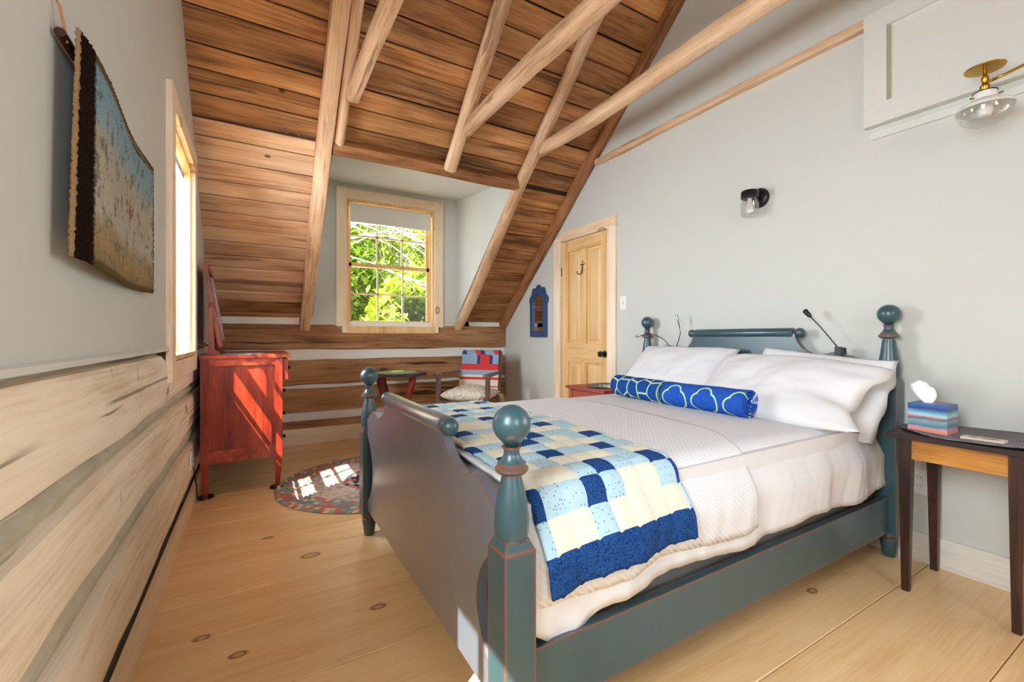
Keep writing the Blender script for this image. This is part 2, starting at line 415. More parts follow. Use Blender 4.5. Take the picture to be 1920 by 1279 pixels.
rafter('rafter', .432, .0, RIDGE, .105, .11, .075, 1, M['rafter'], rnd=.35, seg=26, taper_to=1.05)
rafter('rafter', .522, 1.93, RIDGE, .075, .09, .065, 2, M['rafter'], rnd=.5, seg=18)
rafter('rafter', 1.365, 1.925, RIDGE, .105, .10, .10, 3, M['rafter'], rnd=.75, seg=18)
rafter('rafter', 2.065, .015, RIDGE, .105, .105, .072, 4, M['rafter'], rnd=.85, seg=26, wob=.02)
rafter('rafter', 2.655, .0, RIDGE, .085, .085, .055, 5, M['rafter_dark'], rnd=.2, seg=26)
for i, x in enumerate((.45, 1.365, 2.06, 2.655)): rafter('rafter', -x, 2.0 if i == 0 else .0, RIDGE, .105, .10, .07, 6+i, M['rafter'], m=RM2, rnd=.6, seg=20)
obj('header_beam', hewn(1.555, .115, .115, 21, rnd=.6, seg=20, wob=.012), M['rafter_dark'], ceiling,
    matrix=RM @ Matrix.Translation((.485, 1.90, .06)), smooth=50)
for i, (x, yy, w) in enumerate(((.560, 3.02, .085), (1.40, 3.10, .10), (2.10, 3.12, .10))):
    obj('collar_tie', hewn(yy+.65, w, .10, 31+i, rnd=.6, seg=20, wob=.03), M['rafter'], ceiling,
        matrix=Matrix.Translation((x, -.65, 2.63)) @ Matrix.Rotation(pi/2, 4, 'Z'), smooth=50)
obj('wall_tie', hewn(2.04, .07, .055, 41, rnd=.3, seg=18), M['rafter'], ceiling, matrix=Matrix.Translation((XR-.005, 1.02, 2.635)) @ Matrix.Rotation(pi/2, 4, 'Z'), smooth=50)

# gable walls, built in columns around the openings
def gable(bm, x0, x1, cuts, holes, zbase):
    ys = sorted(set(cuts+[h for q in holes for h in q[:2]]+[1.25]))
    for a, b in zip(ys, ys[1:]):
        za, zb = zroof(a)+.05, zroof(b)+.05
        hs = [h for h in holes if h[0] <= a+1e-6 and h[1] >= b-1e-6]
        if not hs: prism(bm, [(a, zbase), (b, zbase), (b, zb), (a, za)], 'X', x0, x1)
        else:
            h = hs[0]
            if h[2] > zbase: prism(bm, [(a, zbase), (b, zbase), (b, h[2]), (a, h[2])], 'X', x0, x1)
            prism(bm, [(a, h[3]), (b, h[3]), (b, zb), (a, za)], 'X', x0, x1)
    bmesh.ops.remove_doubles(bm, verts=bm.verts, dist=1e-5)
    return bm
W2 = (2.55, 3.33, .95, 2.09)       # the left window: y0 y1 z0 z1
W3 = (-.17, .61, .95, 2.09)        # its twin beside the camera
wall_left = obj('wall_left', gable(B(), XL-.20, XL, [YN-.1, 4.9], [W2, W3], .985), M['plaster']); tag(wall_left, kind='structure')
bm = B()
for a, b, z1 in ((YN-.1, W3[0], 1.0), (W3[0], W3[1], .94), (W3[1], W2[0], 1.0), (W2[0], W2[1], .94), (W2[1], 4.9, 1.0)): box(bm, XL-.20, XL-.035, a, b, -.05, z1)
obj('chinking', bm, M['chink_l'], wall_left)
def log(parent, L, z0, z1, mat, mtx, seed, thick=.12, clip=None, **k):
    bm = hewn(L, thick, z1-z0, seed, seg=44, jit=.010, rnd=.12, wob=.006, **k)
    if clip:
        for v in bm.verts:
            for a, b, zc in clip:
                if a < v.co.x < b: v.co.z = min(v.co.z, zc-(z0+z1)/2)
    return obj('log', bm, mat, parent, matrix=mtx @ Matrix.Translation((0, 0, (z0+z1)/2)), smooth=55)
LM = Matrix.Translation((XL-.055, YN, 0)) @ Matrix.Rotation(pi/2, 4, 'Z')
cl = [(W2[0]-.15-YN, W2[1]+.15-YN, .93), (W3[0]-.15-YN, W3[1]+.15-YN, .93)]
log(wall_left, 7.08, .745, .980, M['log_pale'], LM, 51, clip=cl)
log(wall_left, 7.08, .475, .690, M['log_pale'], LM, 52)
log(wall_left, 7.08, .14, .385, M['log_pale'], LM, 53)
for i, (za, zb, zc) in enumerate(((.752, .728, .688), (.482, .445, .384))):           # sloped mortar fillets between the logs
    bm = B()
    def fm(u, v, za=za, zb=zb, zc=zc, i=i):
        y = YN+u*7.05; w = .012*nz(y*1.3, i*9.1)
        return ((XL-.032, y, za+w), (XL-.008+.004*nz(y*4, 3), y, zb+w), (XL-.03, y, zc+w))[round(v*2)]
    grid(bm, 60, 2, fm); obj('mortar_fillet', bm, M['chink_l'], wall_left, smooth=60)
trim1 = obj('trim_1', prism(B(), [(XL, .985), (XL+.012, .987), (XL+.012, 1.000), (XL, 1.006)], 'Y', YN, W3[0]-.1), M['white_trim']); tag(trim1, kind='structure')
bm = prism(B(), [(XL, .985), (XL+.012, .987), (XL+.012, 1.000), (XL, 1.006)], 'Y', W3[1]+.1, W2[0]-.1)
obj('trim_strip', bm, M['white_trim'], trim1); obj('trim_strip', prism(B(), [(XL, .985), (XL+.012, .987), (XL+.012, 1.000), (XL, 1.006)], 'Y', W2[1]+.1, 4.75), M['white_trim'], trim1)
bl = obj('baseboard_left', bx(-.335, -.318, YN, 4.735, 0, .122), M['base_y'], bevel=.003); tag(bl, kind='structure')
# right partition with the door opening
W4 = (-1.10, .12, .80, 1.92)      # unseen window added in the right wall to let in fill light
DR = (2.915, 3.605, -.05, 2.005)
wall_right = obj('wall_right', gable(B(), XR, XR+.12, [YN-.1, 4.9], [DR, W4], -.05), M['plaster']); tag(wall_right, kind='structure')
br = obj('baseboard_right', bx(XR-.018, XR, YN, 2.80, 0, .135), M['base_white'], bevel=.003); tag(br, kind='structure')
obj('baseboard_piece', bx(XR-.018, XR, 3.715, 4.72, 0, .135), M['base_white'], br, bevel=.003)
# far log wall
wall_far = obj('wall_far', bx(-.6, 2.95, YF+.028, YF+.20, -.05, 1.21), M['chink']); tag(wall_far, kind='structure')
FM = Matrix.Translation((XL-.005, YF+.05, 0))
for i, (a, b) in enumerate(((.918, 1.183), (.572, .825), (.299, .541), (.12, .222))):
    log(wall_far, 3.03, a, b, M['log'], FM, 61+i, clip=[(1.10, 2.19, 1.12)] if i == 0 else None)
obj('eave_strip', bx(-.335, .50, 4.75, 4.80, 1.17, 1.235), M['chink'], wall_far); obj('eave_strip', bx(2.04, 2.70, 4.76, 4.80, 1.17, 1.225), M['chink'], wall_far)
bf = obj('baseboard_far', bx(-.318, XR-.018, YF-.028, YF-.010, 0, .152), M['base'], bevel=.003); tag(bf, kind='structure')
# near wall behind the camera, below the added dormer
wall_near = B()
for a in ((-.6, .25, YN-.2, YN, -.05, 1.25), (2.05, 2.95, YN-.2, YN, -.05, 1.25), (.25, 2.05, YN-.2, YN, -.05, 1.25)): box(wall_near, *a)
wall_near = obj('wall_near', wall_near, M['plaster']); tag(wall_near, kind='structure')
# unseen dormer added behind the camera to let in fill light
NW = (-.05, 1.10, 1.26, 2.42)
nd = B()
for a in ((-.4, NW[0], YN-.16, YN, 1.2, 2.72), (NW[1], 1.45, YN-.16, YN, 1.2, 2.72), (NW[0], NW[1], YN-.16, YN, NW[3], 2.72)): box(nd, *a)
for x0, x1 in ((-.32, -.20), (1.25, 1.37)): prism(nd, [(-2.40, 1.15), (-.85, 2.50), (-.85, 2.75), (-2.45, 2.75)], 'X', x0, x1)
prism(nd, [(-.86, 2.475), (YN-.02, 2.60), (YN-.02, 2.76), (-.86, 2.62)], 'X', -.34, 1.39)
nd = obj('wall_added_dormer', nd, M['plaster']); tag(nd, kind='structure')
# far dormer
dormer = B()
FW = (.82, 1.766, 1.115, 2.475)
for a in ((.36, FW[0], YF, YF+.16, 1.16, 2.72), (FW[1], 2.2, YF, YF+.16, 1.16, 2.72), (FW[0], FW[1], YF, YF+.16, FW[3], 2.72), (FW[0], FW[1], YF+.028, YF+.16, 1.05, FW[2])): box(dormer, *a)
dormer = obj('wall_dormer', dormer, M['plaster']); tag(dormer, kind='structure')
for x0, x1 in ((.40, .50), (2.037, 2.14)):
    obj('dormer_cheek', prism(B(), [(4.88, 1.15), (3.35, 2.50), (3.35, 2.72), (4.90, 2.75)], 'X', x0, x1), M['plaster'], dormer)
obj('dormer_soffit', prism(B(), [(3.36, 2.475), (YF+.02, 2.628), (YF+.02, 2.76), (3.36, 2.62)], 'X', .38, 2.16), M['plaster'], dormer)

# ------------------------------------------------------------------ windows
def window(name, loc, rz, w, h, depth, cw=.10, apron=.105, rows=2, cols=3, stool=.03, notch=False):
    """double-hung window. local X along the wall, local Y outwards, z up; origin at the middle of the opening's lower inner edge"""
    wn = struct(name, None, loc, rz)
    def L(n, bm, m, p=None, **k): return obj(n, bm, m, p or wn, world=False, **k)
    a = w/2
    L('casing', bx(-a-cw, -a, -.024, 0, -.015 if not notch else .05, h+cw), M['pine'], bevel=.002)
    L('casing', bx(a, a+cw, -.024, 0, -.015 if not notch else .05, h+cw), M['pine'], bevel=.002)
    L('casing', bx(-a, a, -.024, 0, h, h+cw), M['pine_x'], bevel=.002)
    if notch:
        L('casing', bx(-a-cw*.45, -a, -.026, 0, -.015, .05), M['pine'], bevel=.002); L('casing', bx(a, a+cw*.45, -.026, 0, -.015, .05), M['pine'], bevel=.002)
        L('sill', bx(-a, a, -.03, depth*.9, -.02, .055), M['pine_amber'], bevel=.003)
    else:
        L('sill', bx(-a, a, -.022, depth, -.01, .012), M['pine_amber'], bevel=.002)
        L('apron', bx(-a-cw, a+cw, -.024, 0, -apron, -.015), M['pine_x'], bevel=.002)
    L('jamb', bx(-a, -a+.02, 0, depth+.02, .012, h), M['pine_amber']); L('jamb', bx(a-.02, a, 0, depth+.02, .012, h), M['pine_amber'])
    L('jamb', bx(-a+.02, a-.02, 0, depth+.02, h-.02, h), M['pine_amber'])
    L('stop', bx(-a+.02, -a+.034, depth*.45, depth*.62, .012, h-.02), M['pine_amber']); L('stop', bx(a-.034, a-.02, depth*.45, depth*.62, .012, h-.02), M['pine_amber'])
    zs = .06 if notch else .014
    mid = (zs+h-.02)/2; fr = .042
    for z0, z1, y in ((zs, mid+.02, depth*.62), (mid-.02, h-.02, depth*.62+.03)):
        sh = L('sash', bx(-a+.02, a-.02, y, y+.028, z0, z0+(.055 if z0 == zs else .038)), M['pine_amber'], bevel=.002)
        def SP(n, bm, m): return obj(n, bm, m, sh, world=False)
        SP('rail', bx(-a+.02, a-.02, y, y+.028, z1-.038, z1), M['pine_amber'])
        SP('stile', bx(-a+.02, -a+.02+fr, y, y+.028, z0, z1), M['pine_amber']); SP('stile', bx(a-.02-fr, a-.02, y, y+.028, z0, z1), M['pine_amber'])
        gx0, gx1, gz0, gz1 = -a+.02+fr, a-.02-fr, z0+(.055 if z0 == zs else .038), z1-.038
        for c in range(1, cols):
            x = gx0+(gx1-gx0)*c/cols; SP('muntin', bx(x-.009, x+.009, y+.003, y+.025, gz0, gz1), M['pine'])
        for r in range(1, rows):
            z = gz0+(gz1-gz0)*r/rows; SP('muntin', bx(gx0, gx1, y+.003, y+.025, z-.009, z+.009), M['pine'])
        for c in range(cols):
            for r in range(rows):
                x0, x1 = gx0+(gx1-gx0)*c/cols, gx0+(gx1-gx0)*(c+1)/cols; z0_, z1_ = gz0+(gz1-gz0)*r/rows, gz0+(gz1-gz0)*(r+1)/rows
                SP('pane', bx(x0, x1, y+.012, y+.015, z0_, z1_), M['glass'])
    return wn
window('window_1', ((FW[0]+FW[1])/2, YF, FW[2]-.01), 0, FW[1]-FW[0], FW[3]-FW[2]+.01, .12, notch=True)
window('window_2', (XL, (W2[0]+W2[1])/2, W2[2]), pi/2, W2[1]-W2[0], W2[3]-W2[2], .185)
window('window_3', (XL, (W3[0]+W3[1])/2, W3[2]), pi/2, W3[1]-W3[0], W3[3]-W3[2], .185)
window('window_4_added', (XR, (W4[0]+W4[1])/2, W4[2]), -pi/2, W4[1]-W4[0], W4[3]-W4[2], .10, cols=5)  # added out of view for the fill light from the right
window('window_5_added', ((NW[0]+NW[1])/2, YN, NW[2]), pi, NW[1]-NW[0], NW[3]-NW[2], .12)  # added out of view for the fill light behind the camera
def blind(label, loc, rz, w, drop, r=.022):
    t = thing('roller_blind', label, 'blind', loc, rz)
    obj('roller', lathe(B(), [(r, -w/2), (r, w/2)], 20, Matrix.Rotation(pi/2, 4, 'Y')), M['shade'], t, world=False, smooth=40)
    obj('cloth', bx(-w/2+.012, w/2-.012, -r, -r+.002, -drop, 0), M['shade'], t, world=False); obj('hem_bar', bx(-w/2+.012, w/2-.012, -r-.003, -r+.005, -drop-.014, -drop), M['shade'], t, world=False, bevel=.002)
blind('white roller blind drawn partly down over the dormer window', (1.293, YF+.035, FW[3]-.05), 0, .89, .165)
blind('white roller blind rolled up at the top of the left wall window', (XL-.05, 2.94, 2.03), pi/2, .73, .03)
# ------------------------------------------------------------------ the door
dy0, dy1 = DR[0], DR[1]
door = struct('door_1', 'honey pine four-panel door standing shut beside the sloping roof', (XR, (dy0+dy1)/2, 0))
fx = XR+.004
def dbox(n, y0, y1, z0, z1, x0=fx, x1=fx+.04, m='pine_door', b=.0025, p=None): return obj(n, bx(x0, x1, y0, y1, z0, z1), M[m], p or door, bevel=b)
st, ms = .105, .09; ym = (dy0+dy1)/2+.008
dbox('stile', dy0+.004, dy0+st, .012, 2.0); dbox('stile', dy1-st, dy1-.004, .012, 2.0); dbox('stile', ym-ms/2, ym+ms/2, .22, .80); dbox('stile', ym-ms/2, ym+ms/2, .985, 1.885)
for z0, z1 in ((.012, .22), (.80, .985), (1.885, 2.0)): dbox('rail', dy0+st, dy1-st, z0, z1, m='pine_door_y')
for y0, y1 in ((dy0+st, ym-ms/2), (ym+ms/2, dy1-st)):
    for z0, z1 in ((.22, .80), (.985, 1.885)):
        dbox('recess', y0, y1, z0, z1, fx+.018, fx+.036, b=0)
        bm = B(); i = .02; j = .045
        o4 = [(y0+i, z0+i), (y1-i, z0+i), (y1-i, z1-i), (y0+i, z1-i)]; n4 = [(y0+j, z0+j), (y1-j, z0+j), (y1-j, z1-j), (y0+j, z1-j)]
        va = [bm.verts.new((fx+.018, *p)) for p in o4]; vb = [bm.verts.new((fx+.008, *p)) for p in n4]
        for q in range(4): bm.faces.new((va[q], va[(q+1) % 4], vb[(q+1) % 4], vb[q]))
        bm.faces.new(vb); obj('panel', bm, M['pine_door'], door)
kn = obj('door_knob', lathe(B(), [(.030, 0), (.030, .006), (.012, .010), (.011, .034), (.022, .040), (.028, .052), (.024, .064), (0, .068)], 24, Matrix.Translation((fx, dy0+.055, .895)) @ Matrix.Rotation(-pi/2, 4, 'Y')), M['black'], door, smooth=40)
obj('hinge', lathe(B(), [(.006, 0), (.006, .09)], 10, Matrix.Translation((fx-.004, dy1+.002, 1.66))), M['iron'], door)
obj('hinge', lathe(B(), [(.006, 0), (.006, .09)], 10, Matrix.Translation((fx-.004, dy1+.002, .25))), M['iron'], door)
cs = .105
obj('casing', bx(XR-.022, XR, dy0-cs, dy0, 0, 2.005), M['casing_z'], door, bevel=.003)
obj('casing', prism(B(), [(dy1, 0), (dy1+cs, 0), (dy1+cs, 2.03), (dy1+cs-.02, 2.045), (dy1, 2.045)], 'X', XR-.022, XR), M['casing_z'], door)
obj('casing', prism(B(), [(dy0-cs, 2.005), (dy1, 2.005), (dy1, 2.045), (dy1+.04, 2.045), (dy1-.02, 2.10), (dy0-cs, 2.10)], 'X', XR-.022, XR), M['casing_y'], door)
# ------------------------------------------------------------------ white framed panel high on the right wall
tr2 = struct('trim_2', 'white painted framed hatch panel high on the right wall', (XR, .4, 2.3))
xa = 2.655
obj('panel', bx(xa+.02, XR, -.35, .94, 2.19, 2.58), M['white_trim'], tr2)
obj('frame_stile', bx(xa, XR, .925, 1.018, 2.10, 2.66), M['white_trim'], tr2, bevel=.004); obj('frame_stile', bx(xa, XR, -.44, -.35, 2.10, 2.66), M['white_trim'], tr2, bevel=.004)
obj('frame_rail', bx(xa-.004, XR, -.35, .925, 2.10, 2.20), M['white_trim'], tr2, bevel=.004); obj('frame_rail', bx(xa, XR, -.35, .925, 2.57, 2.66), M['white_trim'], tr2, bevel=.004)
obj('inner_bead', bx(xa+.012, XR, .914, .925, 2.2, 2.57), plain('olive_reveal_shadow', (170, 168, 140), .6), tr2)  # olive strip painted as the shadow line inside the frame
obj('ledge', bx(xa+.030, XR, -.44, 1.0, 2.040, 2.072), M['white_trim'], tr2, bevel=.004)

# ------------------------------------------------------------------ outdoors
lawn = obj('bounce_yard', bx(-40, 40, 5.2, 70, -3.0, -2.9), plain('pale_bounce_ground', (176, 174, 162), .9, var=.3, nscale=3)); tag(lawn, kind='structure')  # unseen ground, coloured pale to bounce light up into the dormer
def leafmat(name, a, b, c):
    k = NT(name); at = k.n('ShaderNodeNewGeometry').outputs['Random Per Island']
    col = k.ramp(at, [(0, lin(a)), (.5, lin(b)), (1, lin(c))]); k.done(col, .5)
    tl = k.n('ShaderNodeBsdfTranslucent', {'Color': col}); mx = k.n('ShaderNodeMixShader', {0: .35, 1: k.b.outputs[0], 2: tl}); k.t.links.new(mx.outputs[0], k.out.inputs[0])
    return k.m
LEAF = [leafmat('spring_leaf', (112, 142, 24), (150, 174, 36), (188, 198, 60)), leafmat('deep_leaf', (70, 106, 30), (102, 138, 40), (146, 168, 56))]
BARK = plain('grey_bark', (150, 140, 126), .8, var=.25, nscale=8); TWIG = plain('pale_twig', (200, 192, 184), .7, var=.1, nscale=5)
def tree(label, x, y, zc, rad, n, li, seed, leaf=.13):
    r = random.Random(seed); n = int(n*2.3); t = thing('leafy_tree', label, 'tree', (x, y, -2.9), 0, 'trees beyond the dormer window')
    h = zc+2.9; bm = B(); tube(bm, [(0, 0, 0), (.06, .05, h*.5), (0, 0, h), (.05, 0, h+rad*.8)], [.16, .12, .08, .02], 8)
    for q in range(14):
        a = r.uniform(0, 2*pi); z0 = h*r.uniform(.55, 1.0); e = Vector((cos(a), sin(a), r.uniform(.1, .7)))*rad*r.uniform(.6, .95)
        tube(bm, [(0, 0, z0), Vector((0, 0, z0))+e*.5+Vector((0, 0, .1)), Vector((0, 0, z0))+e], [.045, .03, .01], 5)
    obj('trunk', bm, BARK, t, world=False)
    vs, fs = [], []
    for q in range(n):
        d = Vector((r.gauss(0, 1), r.gauss(0, 1), r.gauss(0, 1))).normalized()*rad*(r.random()**.45)
        d.z *= 1.15; c = d+Vector((0, 0, h))
        if nz(c.x*.9+seed, c.y*.9, c.z*.9) < -.18: continue
        e = Matrix.Rotation(r.uniform(0, 6.28), 3, 'Z') @ Matrix.Rotation(r.uniform(-1.1, 1.1), 3, 'X'); sz = leaf*r.uniform(.6, 1.25); b = len(vs)
        for p in ((0, -1, 0), (.55, 0, .12), (0, 1, 0), (-.55, 0, .12)): vs.append(c+e @ Vector(p)*sz)
        fs += [(b, b+1, b+2), (b, b+2, b+3)]
    me = bpy.data.meshes.new('foliage'); me.from_pydata(vs, [], fs); me.materials.append(LEAF[li])
    o = bpy.data.objects.new('foliage', me); link(o, t); o['kind'] = 'stuff'
for a in (('broad yellow-green tree filling the lower right panes of the dormer window', 3.5, 9.6, .9, 1.55, 5200, 0, 1), ('green tree behind the lower left panes of the dormer window', 1.9, 13.6, 2.2, 1.9, 5200, 1, 2),
          ('bright green tree seen through the right hand panes of the dormer window', 5.9, 13.6, 3.4, 1.95, 5200, 0, 3), ('tall yellow-green tree furthest back behind the upper panes', 4.2, 18.5, 5.4, 2.6, 7000, 0, 4),
          ('dark leafy tree furthest right beyond the dormer window', 9.8, 18.5, 4.0, 2.4, 5000, 1, 5), ('pale leafy tree furthest left beyond the dormer window', -1.4, 18.5, 4.2, 2.4, 5000, 1, 6)): tree(*a)
bt = thing('bare_branched_tree', 'pale bare branches arching across the upper panes of the dormer window', 'tree', (.5, 7.0, -2.9)); r = random.Random(11)
bm = tube(B(), [(0, 0, 0), (.1, .1, 3), (.3, 0, 6.2), (.5, 0, 8.4)], [.2, .16, .1, .03], 8); obj('trunk', bm, BARK, bt, world=False)
bm = B()
for q in range(84):
    z = r.uniform(5.0, 8.0); p = Vector((.25, 0, z)); ang = r.uniform(-.5, .5)+(0 if q % 5 else pi); d = Vector((cos(ang), sin(ang)*.35, r.uniform(.2, .75))).normalized()
    pts = [p.copy()]; ln = r.uniform(1.4, 3.6)
    for k in range(9):
        d = (d+Vector((r.uniform(-.36, .36), r.uniform(-.15, .15), r.uniform(-.32, .22)))).normalized(); p = p+d*ln/9; pts.append(p.copy())
        if k > 2:
            e = (d+Vector((r.uniform(-.8, .8), r.uniform(-.8, .8), r.uniform(-.9, .5)))).normalized(); tube(bm, [p, p+e*.22+Vector((0, 0, .02)), p+e*.5+Vector((0, 0, -.05))], [.005, .004, .002], 4, False)
    tube(bm, pts, [.014*(1-i/11) for i in range(10)], 5, False)
obj('branches', bm, TWIG, bt, world=False)['kind'] = 'stuff'

# ================================================================== THE BED
BY0, BY1, FX, HX = .905, 2.405, .530, 2.625
BC = (BY0+BY1)/2
bed = thing('bed', 'worn blue-green painted cannonball bed with scrolled headboard and footboard', 'bed', (FX, BC, 0))
def post_profile(ztop, zsq):
    b = ztop-.046                                             # ball centre
    p = [(.036, zsq-.004), (.041, zsq+.012), (.0425, zsq+.035), (.040, zsq+.065), (.0335, zsq+.105), (.0265, b-.165+.03), (.0235, b-.118), (.035, b-.114), (.0405, b-.108), (.0405, b-.102), (.034, b-.097), (.0345, b-.092),
         (.027, b-.086), (.020, b-.074), (.0185, b-.062), (.0245, b-.052)]
    if b-.165+.03 < zsq+.11: p = [(.036, zsq-.004), (.041, zsq+.012), (.0425, zsq+.03), (.039, zsq+.055), (.030, b-.14), (.0235, b-.118), (.035, b-.114), (.0405, b-.108), (.0405, b-.102), (.034, b-.097), (.0345, b-.092), (.027, b-.086), (.020, b-.074), (.0185, b-.062), (.0245, b-.052)]
    return p, [(.0225*0+.012, b-.055)]+[(.046*sin(pi*k/14), b-.046*cos(pi*k/14)) for k in range(3, 14)]+[(0, b+.046)]
for (x, y, zt, zsq) in ((FX, BY0, .888, .575), (FX, BY1, .888, .575), (HX, BY0, 1.204, .86), (HX, BY1, 1.204, .86)):
    bm = B(); h = .042
    # square shaft with chamfered shoulders
    taper(bm, (x, y, .115), (h, h), (x, y, zsq-.025), (h, h))
    p = obj('post', bm, M['bed'], bed, bevel=.005, smooth=40)
    bm = B(); taper(bm, (x, y, zsq-.026), (h, h), (x, y, zsq), (h*.72, h*.72)); obj('shoulder', bm, M['bed'], p, bevel=.003)
    a, b = post_profile(zt, zsq); T = Matrix.Translation((x, y, 0))
    obj('turning', lathe(B(), a, 32, T), M['bed'], p, smooth=40); obj('ball_finial', lathe(B(), b, 32, T), M['bed'], p, smooth=60)
    obj('foot', lathe(B(), [(.022, 0), (.026, .004), (.036, .075), (.036, .088), (.030, .092), (.036, .098), (.038, .108), (.034, .116)], 24, T), M['bed'], p, smooth=40)
def board_outline(zb, zbar, half, zsh, gap0, gap1, inset, hump):
    """right half of the scrolled panel, from the middle bottom to the middle top: (distance from centre, z)"""
    e = (BY1-BY0)/2-.038
    pts = [(e, zb), (e, gap0)]
    for k in range(1, 12):                                    # concave side cut-out beside the post
        t = k/12; pts.append((e-inset*sin(pi*t)**.8, gap0+(gap1-gap0)*t))
    pts += [(e, gap1), (e, zsh-.05)]
    for k in range(0, 9):                                     # hump
        t = k/8; a = pi*.5*t; pts.append((e-.01-hump*1.15*sin(a)**1.0, zsh-.05+(.055)*sin(a)+.010*sin(pi*t)))
    x0, z0 = pts[-1]
    xc = half+.005
    n = 10
    dip = zsh-.014
    pts.append((x0-(x0-xc)*.18, zsh-.004)); 
    for k in range(1, n+1):                                   # quarter scoop up to the bar
        a = pi/2*k/n; pts.append((x0-(x0-xc)*(.22+.78*sin(a)), dip+(zbar-dip)*(1-cos(a))))
    return pts
def scroll_board(name, x0, x1, mat, **k):
    o = board_outline(**k); poly = [(BC+d, z) for d, z in o]+[(BC-d, z) for d, z in o[::-1]]
    return obj(name, prism(B(), poly, 'X', x0, x1), mat, bed, bevel=.0025, seg=1)
scroll_board('footboard', FX-.018, FX+.014, M['bed_glare'], zb=.145, zbar=.765, half=.345, zsh=.672, gap0=.19, gap1=.535, inset=.118, hump=.12)
scroll_board('headboard', HX-.012, HX+.020, M['bed'], zb=.25, zbar=1.07, half=.325, zsh=.962, gap0=.40, gap1=.70, inset=.04, hump=.17)
for x, z, hw, r in ((FX-.002, .768, .325, .030), (HX+.004, 1.072, .305, .028)):
    T = Matrix.Translation((x, BC, z)) @ Matrix.Rotation(-pi/2, 4, 'X')
    tr = obj('scroll_rail', lathe(B(), [(r*.93, -hw-.012), (r, -hw-.006), (r, hw+.006), (r*.93, hw+.012)], 28, T), M['bed_glare'] if x < 1 else M['bed'], bed, smooth=40)
    for sgn in (-1, 1):
        pr = [(r*.55, hw+.010), (r*.55, hw+.018)]+[(r*.98*sin(pi*q/12), hw+.044-r*.98*cos(pi*q/12)) for q in range(3, 12)]+[(0, hw+.044+r*.98)]
        obj('end_knob', lathe(B(), [(a, sgn*b) for a, b in pr], 24, T), M['bed'], tr, smooth=60)
for y in (BY0, BY1):
    obj('side_rail', bx(FX+.040, HX-.040, y-.014, y+.014, .125, .292), M['bed'], bed, bevel=.003)
for x in (.9, 1.35, 1.8, 2.25): obj('bed_slat', bx(x-.04, x+.04, BY0+.014, BY1-.014, .15, .17), M['honey'], bed)

# ------------------------------------------------------------------ bedding
TOP = .640
matt = thing('mattress', 'deep white mattress on the blue bed frame', 'mattress', (1.59, BC, .17))
obj('box_spring', bx(FX+.05, HX-.03, BY0+.05, BY1-.05, .17, .38), fabric('grey_ticking', (120, 118, 116), 200, .1, .03), matt, bevel=.02, seg=3, smooth=60)
obj('pad', bx(FX+.05, HX-.03, BY0+.035, BY1-.035, .38, TOP-.015), M['sheet'], matt, bevel=.05, seg=4, smooth=60)
def drape(x, s, lift, hang, wave, seed, r=.055, near=True):
    """s: distance across the bed from its middle (negative = towards the camera), following the cloth over the mattress edge"""
    half = (BY1-BY0)/2-.055+lift*.8
    sg = -1 if s < 0 else 1; a = abs(s); flat = half-r
    crown = .018*(1-(a/half)**2) if a < half else 0
    dimple = .004*nz(x*3.1+seed, s*3.3, seed)
    if a <= flat: y, z = a, TOP+lift+crown+dimple-.004*0
    elif a <= flat+r*pi/2:
        q = (a-flat)/r; y, z = flat+r*sin(q), TOP+lift-r*(1-cos(q))+crown*(1-q/1.6)
    else:
        d = a-flat-r*pi/2; k = min(1, d/.16)
        y = flat+r+.055*min(1, d/.10)+wave*k*(sin(x*13+seed)+.6*sin(x*23+seed*2.1))*.5+.006*nz(x*9, d*6, seed)+.007*k*nz(x*26+d*9, d*2.5, seed+4); z = TOP+lift-r-d
    return Vector((x, BC+sg*y, z))
def cloth(name, label, x0, x1, s0, s1, lift, mat, nu, nv, wave, seed, edge=None, hem=None, uv=None, matf=None, thick=.004, cat='bedding', post=None):
    bm = B()
    def f(u, v):
        xa = x0; xb = x1
        a = s0(u) if callable(s0) else s0; b = s1(u) if callable(s1) else s1
        s = a+(b-a)*v
        if edge: xb = edge(s)
        x = xa+(xb-xa)*u
        if xa < .62 and u < .10: pass
        p = drape(x, s, lift, 0, wave, seed)
        return post(p, u, v, s) if post else p
    grid(bm, nu, nv, f, uv=uv, matf=matf)
    o = obj(name, bm, mat, None, smooth='all', pivot=((x0+x1)/2, BC, TOP))
    solid(o, thick, 1); return tag(o, label, cat)
# fitted sheet / flat sheet
def sheet_hem(u):
    return -(.62+.365+.012*sin(u*17)+(.07*max(0, 1-abs(u-.05)/.06)))
cloth('bed_sheet', 'smooth white sheet stretched over the mattress under the coverlet', .585, 2.585, sheet_hem, .95, .004, M['sheet'], 150, 80, .018, 2.7)
def coverlet_mat():
    k = NT('woven_coverlet'); co = k.co(); c = lin((222, 221, 222))
    wv = k.n('ShaderNodeTexWave', {'Vector': k.map(co, (1, 1, 1)), 'Scale': 26, 'Distortion': 1.4, 'Detail': 1, 'Detail Scale': 6}, wave_type='BANDS', bands_direction='DIAGONAL')
    w2 = k.n('ShaderNodeTexWave', {'Vector': k.map(co, (1, -1, 1)), 'Scale': 30, 'Distortion': .6}, wave_type='BANDS', bands_direction='DIAGONAL')
    h = k.math('ADD', wv.outputs['Fac'], k.math('MULTIPLY', w2.outputs['Fac'], .7))
    k.bump(h, .35, .003); return k.done(k.mix(h, tuple(x*.94 for x in c), c), .9, spec=.2)
M['coverlet'] = coverlet_mat()
def cov_edge(s): return 1.535+.10*max(0, min(1, (s+.66)/.15))+.10*max(0, min(1, (s+.5)/.9))
